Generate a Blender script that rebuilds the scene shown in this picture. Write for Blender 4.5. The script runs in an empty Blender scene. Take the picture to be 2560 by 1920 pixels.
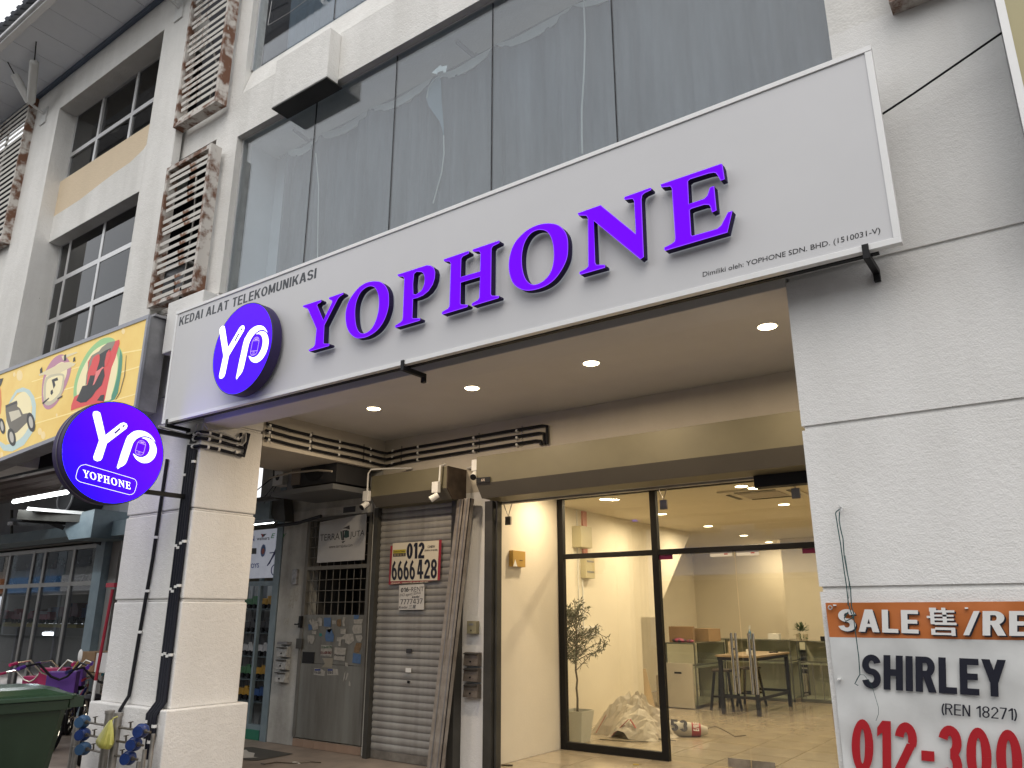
import bpy, bmesh, math, random
from mathutils import Vector, Matrix
random.seed(7)
C = bpy.context.scene
COL = C.collection
R = math.radians
# ---------------------------------------------------------------- camera
F = 1925.0; P = R(16.6); A = R(35.65)      # the eye is the origin, x runs right along the shop row, y into the shops
cd = bpy.data.cameras.new('camera'); cd.sensor_width = 36; cd.lens = 36*F/2560; cd.clip_start = .05; cd.clip_end = 400
cam = bpy.data.objects.new('camera', cd); COL.objects.link(cam)
cam.rotation_euler = (R(90)+P, 0, A); C.camera = cam
# ---------------------------------------------------------------- light
w = bpy.data.worlds.new('World'); C.world = w; w.use_nodes = True
nt = w.node_tree; bg = nt.nodes['Background']
sky = nt.nodes.new('ShaderNodeTexSky'); sky.sky_type = 'NISHITA'; sky.sun_disc = False
SUN_EL, SUN_AZ = R(50), R(152)             # azimuth counted clockwise from +y
sky.sun_elevation = SUN_EL; sky.sun_rotation = SUN_AZ
sky.air_density = 1.4; sky.dust_density = 5.0; sky.ozone_density = 1.0
tcw = nt.nodes.new('ShaderNodeTexCoord'); nz = nt.nodes.new('ShaderNodeTexNoise'); nz.inputs['Scale'].default_value = 2.2; nz.inputs['Detail'].default_value = 5
crw = nt.nodes.new('ShaderNodeValToRGB'); crw.color_ramp.elements[0].position = .38; crw.color_ramp.elements[1].position = .62
mxw = nt.nodes.new('ShaderNodeMix'); mxw.data_type = 'RGBA'
nt.links.new(tcw.outputs['Generated'], nz.inputs['Vector']); nt.links.new(nz.outputs['Fac'], crw.inputs['Fac'])
crw.color_ramp.elements[0].color = (.75, .75, .75, 1); crw.color_ramp.elements[1].color = (.97, .97, .97, 1)
nt.links.new(crw.outputs['Color'], mxw.inputs['Factor'])
nt.links.new(sky.outputs['Color'], mxw.inputs['A']); mxw.inputs['B'].default_value = (7.45, 7.5, 7.6, 1)   # thin overcast
nt.links.new(mxw.outputs['Result'], bg.inputs['Color']); bg.inputs['Strength'].default_value = .13
sd = bpy.data.lights.new('sun', 'SUN'); sd.energy = .55; sd.angle = R(50); sd.color = (1, .97, .93)
sun = bpy.data.objects.new('sun', sd); COL.objects.link(sun)
sdir = Vector((math.sin(SUN_AZ)*math.cos(SUN_EL), math.cos(SUN_AZ)*math.cos(SUN_EL), math.sin(SUN_EL)))
sun.rotation_euler = sdir.to_track_quat('Z', 'Y').to_euler()
vs = C.view_settings; vs.view_transform = 'Standard'; vs.look = 'None'; vs.gamma = 1; vs.exposure = .56; vs.use_curve_mapping = False
C.cycles.max_bounces = 8; C.cycles.transparent_max_bounces = 16; C.cycles.diffuse_bounces = 4; C.cycles.caustics_reflective = False; C.cycles.caustics_refractive = False
C.cycles.sample_clamp_indirect = 4
# ---------------------------------------------------------------- measuring: a pixel of the 2560x1920 photo, met with a real plane
def ray(px, py):
    x = px-1280; u = 960-py
    fh = F*math.cos(P)-u*math.sin(P); z = F*math.sin(P)+u*math.cos(P)
    return x*math.cos(A)-fh*math.sin(A), x*math.sin(A)+fh*math.cos(A), z
def onY(px, py, D):
    a, b, c = ray(px, py); t = D/b; return Vector((a*t, D, c*t))
def onX(px, py, D):
    a, b, c = ray(px, py); t = D/a; return Vector((D, b*t, c*t))
def onZ(px, py, D):
    a, b, c = ray(px, py); t = D/c; return Vector((a*t, b*t, D))
# ---------------------------------------------------------------- materials
MC = {}
def srgb(r, g, b):
    f = lambda c: (c/255/12.92) if c <= 10 else ((c/255+.055)/1.055)**2.4
    return (f(r), f(g), f(b))
def mat(name, base=(.5, .5, .5), rough=.6, metal=0, var=.1, vs_=3., bump=0, bs=60, emit=None, es=1, spec=.5, base2=None, lo=.35, hi=.65, streak=False, fine=0):
    if name in MC: return MC[name]
    m = bpy.data.materials.new(name); m.use_nodes = True; t = m.node_tree; b = t.nodes['Principled BSDF']
    tc = t.nodes.new('ShaderNodeTexCoord'); out = tc.outputs['Object']
    if streak:
        mp = t.nodes.new('ShaderNodeMapping'); mp.inputs['Scale'].default_value = (1, 1, .12); t.links.new(out, mp.inputs['Vector']); so = mp.outputs['Vector']
    else: so = out
    n = t.nodes.new('ShaderNodeTexNoise'); n.inputs['Scale'].default_value = vs_; n.inputs['Detail'].default_value = 6; n.inputs['Roughness'].default_value = .6
    t.links.new(so, n.inputs['Vector'])
    cr = t.nodes.new('ShaderNodeValToRGB'); cr.color_ramp.elements[0].position = lo; cr.color_ramp.elements[1].position = hi
    b2 = base2 if base2 else tuple(c*(1-var) for c in base)
    cr.color_ramp.elements[0].color = (*b2, 1); cr.color_ramp.elements[1].color = (*base, 1)
    t.links.new(n.outputs['Fac'], cr.inputs['Fac']); t.links.new(cr.outputs['Color'], b.inputs['Base Color'])
    b.inputs['Roughness'].default_value = rough; b.inputs['Metallic'].default_value = metal
    b.inputs['Specular IOR Level'].default_value = spec
    if rough < .7 and rough > .08:
        mr = t.nodes.new('ShaderNodeMapRange'); mr.inputs['To Min'].default_value = max(.03, rough*.8); mr.inputs['To Max'].default_value = min(1, rough*1.25)
        t.links.new(n.outputs['Fac'], mr.inputs['Value']); t.links.new(mr.outputs['Result'], b.inputs['Roughness'])
    if bump:
        n2 = t.nodes.new('ShaderNodeTexNoise'); n2.inputs['Scale'].default_value = bs; n2.inputs['Detail'].default_value = 4; t.links.new(out, n2.inputs['Vector'])
        bp = t.nodes.new('ShaderNodeBump'); bp.inputs['Strength'].default_value = bump; bp.inputs['Distance'].default_value = .01
        t.links.new(n2.outputs['Fac'], bp.inputs['Height']); t.links.new(bp.outputs['Normal'], b.inputs['Normal'])
    if emit:
        b.inputs['Emission Color'].default_value = (*emit, 1); b.inputs['Emission Strength'].default_value = es
    MC[name] = m; return m
def plaster(name, base, dirt, bump=.42, bs=115, amt=.5):
    """painted render: fine roll texture, rain streaks running down and blotches"""
    if name in MC: return MC[name]
    m = bpy.data.materials.new(name); m.use_nodes = True; t = m.node_tree; b = t.nodes['Principled BSDF']; L = t.links.new
    tc = t.nodes.new('ShaderNodeTexCoord'); o = tc.outputs['Object']
    mp = t.nodes.new('ShaderNodeMapping'); mp.inputs['Scale'].default_value = (1, 1, .1); L(o, mp.inputs['Vector'])
    n1 = t.nodes.new('ShaderNodeTexNoise'); n1.inputs['Scale'].default_value = 3.5; n1.inputs['Detail'].default_value = 7; L(mp.outputs['Vector'], n1.inputs['Vector'])
    n3 = t.nodes.new('ShaderNodeTexNoise'); n3.inputs['Scale'].default_value = 1.3; n3.inputs['Detail'].default_value = 8; n3.inputs['Roughness'].default_value = .7; L(o, n3.inputs['Vector'])
    ad = t.nodes.new('ShaderNodeMath'); ad.operation = 'MULTIPLY'; L(n1.outputs['Fac'], ad.inputs[0]); L(n3.outputs['Fac'], ad.inputs[1])
    cr = t.nodes.new('ShaderNodeValToRGB'); cr.color_ramp.elements[0].position = .12; cr.color_ramp.elements[1].position = .34
    d2 = tuple(base[i]*(1-amt)+dirt[i]*amt for i in range(3))
    cr.color_ramp.elements[0].color = (*d2, 1); cr.color_ramp.elements[1].color = (*base, 1); L(ad.outputs[0], cr.inputs['Fac'])
    # scattered pock marks
    vo = t.nodes.new('ShaderNodeTexVoronoi'); vo.inputs['Scale'].default_value = 2.6; L(o, vo.inputs['Vector'])
    c2 = t.nodes.new('ShaderNodeValToRGB'); c2.color_ramp.elements[0].position = .012; c2.color_ramp.elements[1].position = .02; L(vo.outputs['Distance'], c2.inputs['Fac'])
    c2.color_ramp.elements[0].color = (.35, .34, .32, 1); c2.color_ramp.elements[1].color = (1, 1, 1, 1)
    mx = t.nodes.new('ShaderNodeMix'); mx.data_type = 'RGBA'; mx.blend_type = 'MULTIPLY'; mx.inputs['Factor'].default_value = 1
    L(cr.outputs['Color'], mx.inputs['A']); L(c2.outputs['Color'], mx.inputs['B']); L(mx.outputs['Result'], b.inputs['Base Color'])
    b.inputs['Roughness'].default_value = .85; b.inputs['Specular IOR Level'].default_value = .25
    n2 = t.nodes.new('ShaderNodeTexNoise'); n2.inputs['Scale'].default_value = bs; n2.inputs['Detail'].default_value = 3; L(o, n2.inputs['Vector'])
    n4 = t.nodes.new('ShaderNodeTexNoise'); n4.inputs['Scale'].default_value = bs*.3; n4.inputs['Detail'].default_value = 2; L(o, n4.inputs['Vector'])
    am = t.nodes.new('ShaderNodeMath'); am.operation = 'ADD'; L(n2.outputs['Fac'], am.inputs[0]); L(n4.outputs['Fac'], am.inputs[1])
    bp = t.nodes.new('ShaderNodeBump'); bp.inputs['Strength'].default_value = bump; bp.inputs['Distance'].default_value = .012
    L(am.outputs[0], bp.inputs['Height']); L(bp.outputs['Normal'], b.inputs['Normal'])
    MC[name] = m; return m
def glass(name, tint=(.93, .96, .95), rough=.0, ior=1.5, boost=1.0):
    if name in MC: return MC[name]
    m = bpy.data.materials.new(name); m.use_nodes = True; t = m.node_tree; t.nodes.clear(); L = t.links.new
    o = t.nodes.new('ShaderNodeOutputMaterial'); mx = t.nodes.new('ShaderNodeMixShader'); g = t.nodes.new('ShaderNodeBsdfGlossy'); tr = t.nodes.new('ShaderNodeBsdfTransparent')
    lw = t.nodes.new('ShaderNodeLayerWeight'); lw.inputs['Blend'].default_value = .5
    pw = t.nodes.new('ShaderNodeMath'); pw.operation = 'POWER'; pw.inputs[1].default_value = 5; L(lw.outputs['Facing'], pw.inputs[0])
    f0 = ((ior-1)/(ior+1))**2; fr = t.nodes.new('ShaderNodeMath'); fr.operation = 'MULTIPLY_ADD'; fr.inputs[1].default_value = 1-f0; fr.inputs[2].default_value = f0; L(pw.outputs[0], fr.inputs[0]); g.inputs['Roughness'].default_value = rough
    tr.inputs['Color'].default_value = (*tint, 1); g.inputs['Color'].default_value = (boost, boost, boost, 1)
    tc = t.nodes.new('ShaderNodeTexCoord'); n = t.nodes.new('ShaderNodeTexNoise'); n.inputs['Scale'].default_value = 1.2; L(tc.outputs['Object'], n.inputs['Vector'])
    bp = t.nodes.new('ShaderNodeBump'); bp.inputs['Strength'].default_value = .02; bp.inputs['Distance'].default_value = .02; L(n.outputs['Fac'], bp.inputs['Height']); L(bp.outputs['Normal'], g.inputs['Normal'])
    L(fr.outputs[0], mx.inputs[0]); L(tr.outputs[0], mx.inputs[1]); L(g.outputs[0], mx.inputs[2]); L(mx.outputs[0], o.inputs[0])
    MC[name] = m; return m
def emis(name, col, s=1.0, rough=.3, base=(.02, .02, .02)):
    if name in MC: return MC[name]
    m = bpy.data.materials.new(name); m.use_nodes = True; b = m.node_tree.nodes['Principled BSDF']
    b.inputs['Base Color'].default_value = (*base, 1); b.inputs['Roughness'].default_value = .7; b.inputs['Specular IOR Level'].default_value = .08
    b.inputs['Emission Color'].default_value = (*col, 1); b.inputs['Emission Strength'].default_value = s
    MC[name] = m; return m
def emis_grad(name, c0, c1, axis, p0, p1, s=1.0):
    """back-lit print running from colour c0 to c1 along an object axis"""
    m = bpy.data.materials.new(name); m.use_nodes = True; t = m.node_tree; b = t.nodes['Principled BSDF']; L = t.links.new
    tc = t.nodes.new('ShaderNodeTexCoord'); d = t.nodes.new('ShaderNodeVectorMath'); d.operation = 'DOT_PRODUCT'; d.inputs[1].default_value = axis; L(tc.outputs['Object'], d.inputs[0])
    mr = t.nodes.new('ShaderNodeMapRange'); mr.inputs['From Min'].default_value = p0; mr.inputs['From Max'].default_value = p1; L(d.outputs['Value'], mr.inputs['Value'])
    cr = t.nodes.new('ShaderNodeValToRGB'); cr.color_ramp.elements[0].color = (*c0, 1); cr.color_ramp.elements[1].color = (*c1, 1); L(mr.outputs['Result'], cr.inputs['Fac'])
    L(cr.outputs['Color'], b.inputs['Emission Color']); b.inputs['Emission Strength'].default_value = s; b.inputs['Base Color'].default_value = (.02, .005, .06, 1); b.inputs['Roughness'].default_value = .6; b.inputs['Specular IOR Level'].default_value = .1
    return m
M_white = plaster('white_plaster', (.77, .765, .745), (.50, .49, .46), bump=.30, bs=120, amt=.30)
M_pillar = plaster('pillar_plaster', (.72, .71, .69), (.52, .50, .46), bump=.45, bs=80, amt=.35)
M_upper = plaster('upper_plaster', (.74, .73, .70), (.40, .39, .35), bump=.4, bs=60, amt=.34)
M_inwall = plaster('walkway_paint', (.54, .50, .43), (.40, .36, .30), bump=.12, bs=50, amt=.3)
M_ceil = plaster('ceiling_paint', (.68, .66, .62), (.56, .54, .50), bump=.08, bs=40, amt=.3)
M_dirtyw = plaster('dirty_white', (.56, .56, .53), (.22, .21, .19), bump=.25, bs=60, amt=.8)
M_cream = plaster('cream_patch', (.68, .56, .40), (.56, .46, .33), bump=.35, bs=60, amt=.3)
M_shopw = mat('shop_wall', (.72, .67, .56), .8, var=.06, vs_=1.5, bump=.1, bs=40)
M_shopc = mat('shop_ceiling', (.66, .60, .48), .85, var=.05)
M_olive = mat('khaki_steel', (.155, .14, .09), .5, var=.15, vs_=2, metal=.2)
M_oliv2 = mat('grey_khaki_steel', (.12, .11, .09), .55, var=.15, vs_=2)
M_rustend = mat('rusty_plate', (.07, .05, .035), .8, var=.5, vs_=8)
M_shut = mat('shutter_steel', (.36, .355, .34), .5, metal=.3, base2=(.25, .24, .225), vs_=5, streak=True, bump=.1, bs=30)
M_dkst = mat('dark_steel', (.07, .068, .06), .5, metal=.4, var=.3, vs_=4)
M_black = mat('black_paint', (.010, .010, .011), .5, var=.2, spec=.25)
M_bplas = mat('black_plastic', (.011, .011, .014), .5, var=.3, spec=.2)
M_navy = mat('dark_navy_pipe', (.009, .010, .018), .5, var=.3, spec=.2)
M_wplas = mat('white_plastic', (.72, .72, .70), .4, var=.1)
M_grplas = mat('grey_cable', (.42, .42, .42), .5, var=.1)
M_alu = mat('aluminium', (.62, .62, .62), .35, metal=.6, var=.1, vs_=6)
M_aluw = mat('white_aluminium', (.74, .74, .73), .3, metal=.1, var=.06)
M_panel = mat('sign_panel', (.60, .60, .61), .42, var=.04, vs_=1.2, metal=.0, bump=.02, bs=8)
M_galv = mat('galvanised', (.36, .34, .31), .45, metal=.7, var=.4, vs_=7)
M_brass = mat('dull_brass', (.20, .18, .15), .4, metal=.7, var=.4, vs_=30)
M_grey = mat('grey_steel', (.28, .28, .29), .45, metal=.3, base2=(.17, .17, .175), vs_=3)
M_asph = mat('asphalt', (.11, .105, .10), .9, var=.4, vs_=8, bump=.3, bs=90)
M_floor = mat('cement_floor', (.27, .225, .19), .55, base2=(.17, .14, .12), vs_=3, bump=.1, bs=30)
M_tile = mat('floor_tile', (.43, .37, .28), .14, base2=(.34, .29, .21), vs_=2.2)
M_grout = mat('grout', (.50, .43, .33), .8)
M_text = mat('dark_print', (.035, .035, .04), .5, var=.1)
M_whitep = mat('white_print', (.74, .74, .72), .5, var=.06)
M_glass = glass('clear_glass', (.92, .94, .93), ior=1.62)
M_glassu = glass('window_glass', (.83, .86, .88), boost=1.0, ior=1.75)
M_glasst = glass('tinted_glass', (.16, .18, .20), ior=1.6)
M_glassg = glass('cabinet_glass', (.93, .97, .95), ior=1.4)
M_rust = mat('rusted_white_steel', (.62, .60, .55), .7, base2=(.22, .10, .05), vs_=5, lo=.36, hi=.43, bump=.2, bs=40)
M_rust2 = mat('rust_brown', (.15, .07, .04), .8, base2=(.55, .52, .48), vs_=5, lo=.44, hi=.56, bump=.2, bs=40)
M_bluest = mat('blue_grey_steel', (.20, .26, .29), .5, metal=.1, base2=(.14, .19, .22), vs_=4)
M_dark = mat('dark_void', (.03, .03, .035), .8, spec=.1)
M_wood = mat('dark_wood', (.06, .045, .03), .4, var=.3)
M_woodt = mat('table_wood', (.30, .22, .13), .4, base2=(.23, .16, .09), vs_=9, streak=False)
M_card = mat('cardboard', (.27, .17, .09), .85, var=.15)
M_purple = emis('lit_purple', (.115, 0, .95), 1.0, base=(.02, 0, .06))
M_prim = emis('letter_rim', (.22, .05, .85), 1.0)
M_lside = mat('letter_side', (.022, .014, .06), .6, var=.1, spec=.15)
M_litw = emis('lit_white', (.95, .97, 1), 1.2, base=(.5, .5, .5))
M_lamp = emis('lamp_warm', (1, .82, .50), 9)
M_tube = emis('tube_light', (.95, 1, 1), 7)
M_chrome = mat('chrome', (.6, .57, .5), .1, metal=1, var=.1)
# ---------------------------------------------------------------- building helpers
ORG = {}
def tag(o, label=None, cat=None, group=None, kind=None):
    if label: o['label'] = label
    if cat: o['category'] = cat
    if group: o['group'] = group
    if kind: o['kind'] = kind
    return o
def thing(name, label, cat, loc, group=None):
    o = bpy.data.objects.new(name, None); COL.objects.link(o); o.location = loc; o.empty_display_size = .1
    ORG[o.name] = Vector(loc); return tag(o, label, cat, group)
class MB:
    def __init__(s): s.v = []; s.f = []
    def add(s, vs_, fs):
        b = len(s.v); s.v += [Vector(p) for p in vs_]; s.f += [[b+i for i in f] for f in fs]; return s
    def box(s, x0, x1, y0, y1, z0, z1):
        if x0 > x1: x0, x1 = x1, x0
        if y0 > y1: y0, y1 = y1, y0
        if z0 > z1: z0, z1 = z1, z0
        return s.add([(x0,y0,z0),(x1,y0,z0),(x1,y1,z0),(x0,y1,z0),(x0,y0,z1),(x1,y0,z1),(x1,y1,z1),(x0,y1,z1)],
                     [(0,3,2,1),(4,5,6,7),(0,1,5,4),(1,2,6,5),(2,3,7,6),(3,0,4,7)])
    def obox(s, c, u, v, n, a, b, d):
        """box centred at c with half sizes a,b,d along unit-ish axes u,v,n"""
        c = Vector(c); u = Vector(u).normalized()*a; v = Vector(v).normalized()*b; n = Vector(n).normalized()*d
        p = [c-u-v-n, c+u-v-n, c+u+v-n, c-u+v-n, c-u-v+n, c+u-v+n, c+u+v+n, c-u+v+n]
        return s.add(p, [(0,3,2,1),(4,5,6,7),(0,1,5,4),(1,2,6,5),(2,3,7,6),(3,0,4,7)])
    def beam(s, p0, p1, wx, wz):
        p0 = Vector(p0); p1 = Vector(p1); d = (p1-p0); L = d.length; d.normalize()
        up = Vector((0,0,1)) if abs(d.z) < .95 else Vector((0,1,0))
        a = d.cross(up).normalized(); b = a.cross(d)
        return s.obox((p0+p1)/2, d, a, b, L/2, wx/2, wz/2)
    def cyl(s, p0, p1, r, n=12, r1=None, cap=True):
        p0 = Vector(p0); p1 = Vector(p1); r1 = r if r1 is None else r1
        d = (p1-p0).normalized(); up = Vector((0,0,1)) if abs(d.z) < .95 else Vector((1,0,0))
        a = d.cross(up).normalized(); b = d.cross(a)
        vs_ = []
        for k in range(n):
            t = 2*math.pi*k/n; q = a*math.cos(t)+b*math.sin(t); vs_ += [p0+q*r, p1+q*r1]
        fs = [(2*k, 2*k+1, (2*k+3) % (2*n), (2*k+2) % (2*n)) for k in range(n)]
        if cap: fs += [tuple(2*k for k in range(n)), tuple(2*k+1 for k in reversed(range(n)))]
        return s.add(vs_, fs)
    def tube(s, pts, r, n=8):
        pts = [Vector(p) for p in pts]; rings = []; prev = None
        for i, p in enumerate(pts):
            d = (pts[min(i+1, len(pts)-1)]-pts[max(i-1, 0)]).normalized()
            if prev is None: up = Vector((0,0,1)) if abs(d.z) < .9 else Vector((1,0,0)); a = d.cross(up).normalized()
            else: a = (prev-d*prev.dot(d)).normalized()
            prev = a; b = d.cross(a); rr = r[i] if isinstance(r, (list, tuple)) else r
            rings.append([p+(a*math.cos(2*math.pi*k/n)+b*math.sin(2*math.pi*k/n))*rr for k in range(n)])
        vs_ = [q for g in rings for q in g]; fs = []
        for i in range(len(rings)-1):
            for k in range(n): fs.append((i*n+k, i*n+(k+1) % n, (i+1)*n+(k+1) % n, (i+1)*n+k))
        fs += [tuple(reversed(range(n))), tuple((len(rings)-1)*n+k for k in range(n))]
        return s.add(vs_, fs)
    def sphere(s, c, r, nu=12, nv=8, sc=(1,1,1)):
        c = Vector(c); vs_ = []; fs = []
        for j in range(nv+1):
            ph = math.pi*j/nv
            for i in range(nu):
                th = 2*math.pi*i/nu; vs_.append(c+Vector((r*sc[0]*math.sin(ph)*math.cos(th), r*sc[1]*math.sin(ph)*math.sin(th), r*sc[2]*math.cos(ph))))
        for j in range(nv):
            for i in range(nu): fs.append((j*nu+i, (j+1)*nu+i, (j+1)*nu+(i+1) % nu, j*nu+(i+1) % nu))
        return s.add(vs_, fs)
    def torus(s, c, ax, Rr, r, n=20, m=6):
        c = Vector(c); d = Vector(ax).normalized(); up = Vector((0,0,1)) if abs(d.z) < .9 else Vector((1,0,0)); a = d.cross(up).normalized(); b = d.cross(a)
        vs_ = []; fs = []
        for i in range(n):
            t = 2*math.pi*i/n; q = a*math.cos(t)+b*math.sin(t)
            for k in range(m):
                u = 2*math.pi*k/m; vs_.append(c+q*(Rr+r*math.cos(u))+d*r*math.sin(u))
        for i in range(n):
            for k in range(m): fs.append((i*m+k, i*m+(k+1) % m, ((i+1) % n)*m+(k+1) % m, ((i+1) % n)*m+k))
        return s.add(vs_, fs)
    def prism(s, pts, off):
        """closed outline (3D points, in one plane) pushed along vector off; concave outlines are allowed"""
        n = len(pts); off = Vector(off); a = [Vector(p) for p in pts]
        return s.add(a+[p+off for p in a], [tuple(range(n)), tuple(reversed(range(n, 2*n)))]+[(i, i+n, (i+1) % n+n, (i+1) % n) for i in range(n)])
    def extr(s, prof, p0, p1):
        """profile given as (y,z) pairs swept in x from p0 to p1"""
        return s.prism([(p0, y, z) for y, z in prof], (p1-p0, 0, 0))
    def make(s, name, m, parent=None, smooth=False, bevel=0, kind=None, label=None):
        me = bpy.data.meshes.new(name)
        if parent is not None: o0 = ORG[parent.name]
        else:
            xs = [p.x for p in s.v]; ys = [p.y for p in s.v]; zs = [p.z for p in s.v]
            o0 = Vector(((min(xs)+max(xs))/2, (min(ys)+max(ys))/2, min(zs)))
        me.from_pydata([tuple(p-o0) for p in s.v], [], s.f); me.materials.append(m)
        bm = bmesh.new(); bm.from_mesh(me); bmesh.ops.recalc_face_normals(bm, faces=bm.faces)
        big = [f for f in bm.faces if len(f.verts) > 4]
        if big: bmesh.ops.triangulate(bm, faces=big)
        bm.to_mesh(me); bm.free()
        o = bpy.data.objects.new(name, me); COL.objects.link(o)
        if parent is not None: o.parent = parent
        else: o.location = o0
        ORG[o.name] = o0
        if smooth:
            me.polygons.foreach_set('use_smooth', [True]*len(me.polygons)); me.set_sharp_from_angle(angle=R(38))
        if bevel:
            md = o.modifiers.new('bevel', 'BEVEL'); md.width = bevel; md.segments = 2; md.limit_method = 'ANGLE'; md.angle_limit = R(50)
        if kind: o['kind'] = kind
        if label: o['label'] = label
        return o
def copies(src, offs, parent=None):
    """copies of a part (same mesh) moved by offsets"""
    out = []
    for d in offs:
        c = src.copy(); COL.objects.link(c); c.location = Vector(src.location)+Vector(d); ORG[c.name] = ORG[src.name]
        if parent is not None: c.parent = parent
        out.append(c)
    return out
def struct(name, mb, m, **k):
    o = mb.make(name, m, **k); o['kind'] = 'structure'; return o
def top(mb, name, m, label, cat, group=None, **k):
    return tag(mb.make(name, m, **k), label, cat, group)
# ---------------------------------------------------------------- lettering
def fit(P0, U, V):
    P0 = Vector(P0); U = Vector(U); V = Vector(V); return lambda x, y: P0+U*x+V*y
def quad_fit(bl, br, tl):
    bl = Vector(bl); return fit(bl, Vector(br)-bl, Vector(tl)-bl)
def thin_text(name, s, q, m, parent, off=(0,0,0), bold=0, shear=0):
    """letters from the built-in face, stretched over the quad q(0..1, 0..1)"""
    c = bpy.data.curves.new('lettering', 'FONT'); c.body = s; c.offset = bold; c.shear = shear; c.resolution_u = 3
    o = bpy.data.objects.new('lettering', c); COL.objects.link(o)
    dg = bpy.context.evaluated_depsgraph_get(); me = bpy.data.meshes.new_from_object(o.evaluated_get(dg)); bpy.data.objects.remove(o)
    xs = [v.co.x for v in me.vertices]; ys = [v.co.y for v in me.vertices]
    x0, x1, y0, y1 = min(xs), max(xs), min(ys), max(ys); o0 = ORG[parent.name]; off = Vector(off)
    for v in me.vertices: v.co = q((v.co.x-x0)/(x1-x0), (v.co.y-y0)/(y1-y0))+off-o0
    me.materials.clear(); me.materials.append(m)
    ob = bpy.data.objects.new(name, me); COL.objects.link(ob); ob.parent = parent; ORG[ob.name] = o0; return ob
def arc(cx, cy, rx, ry, a0, a1, n=14):
    return [(cx+rx*math.cos(R(a0+(a1-a0)*i/n)), cy+ry*math.sin(R(a0+(a1-a0)*i/n))) for i in range(n+1)]
def ribbon(pts, t, closed=False, ty=None):
    """quads of a stroke of width t along a centre line"""
    n = len(pts); L = []; Rr = []
    for i in range(n):
        if closed: a = pts[(i-1) % n]; b = pts[(i+1) % n]
        else: a = pts[max(i-1, 0)]; b = pts[min(i+1, n-1)]
        dx, dy = b[0]-a[0], b[1]-a[1]; l = math.hypot(dx, dy) or 1; nx, ny = -dy/l, dx/l
        h = t/2; hy = (ty or t)/2
        L.append((pts[i][0]+nx*h, pts[i][1]+ny*hy)); Rr.append((pts[i][0]-nx*h, pts[i][1]-ny*hy))
    return [[L[i], Rr[i], Rr[(i+1) % n], L[(i+1) % n]] for i in range(n if closed else n-1)]
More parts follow.
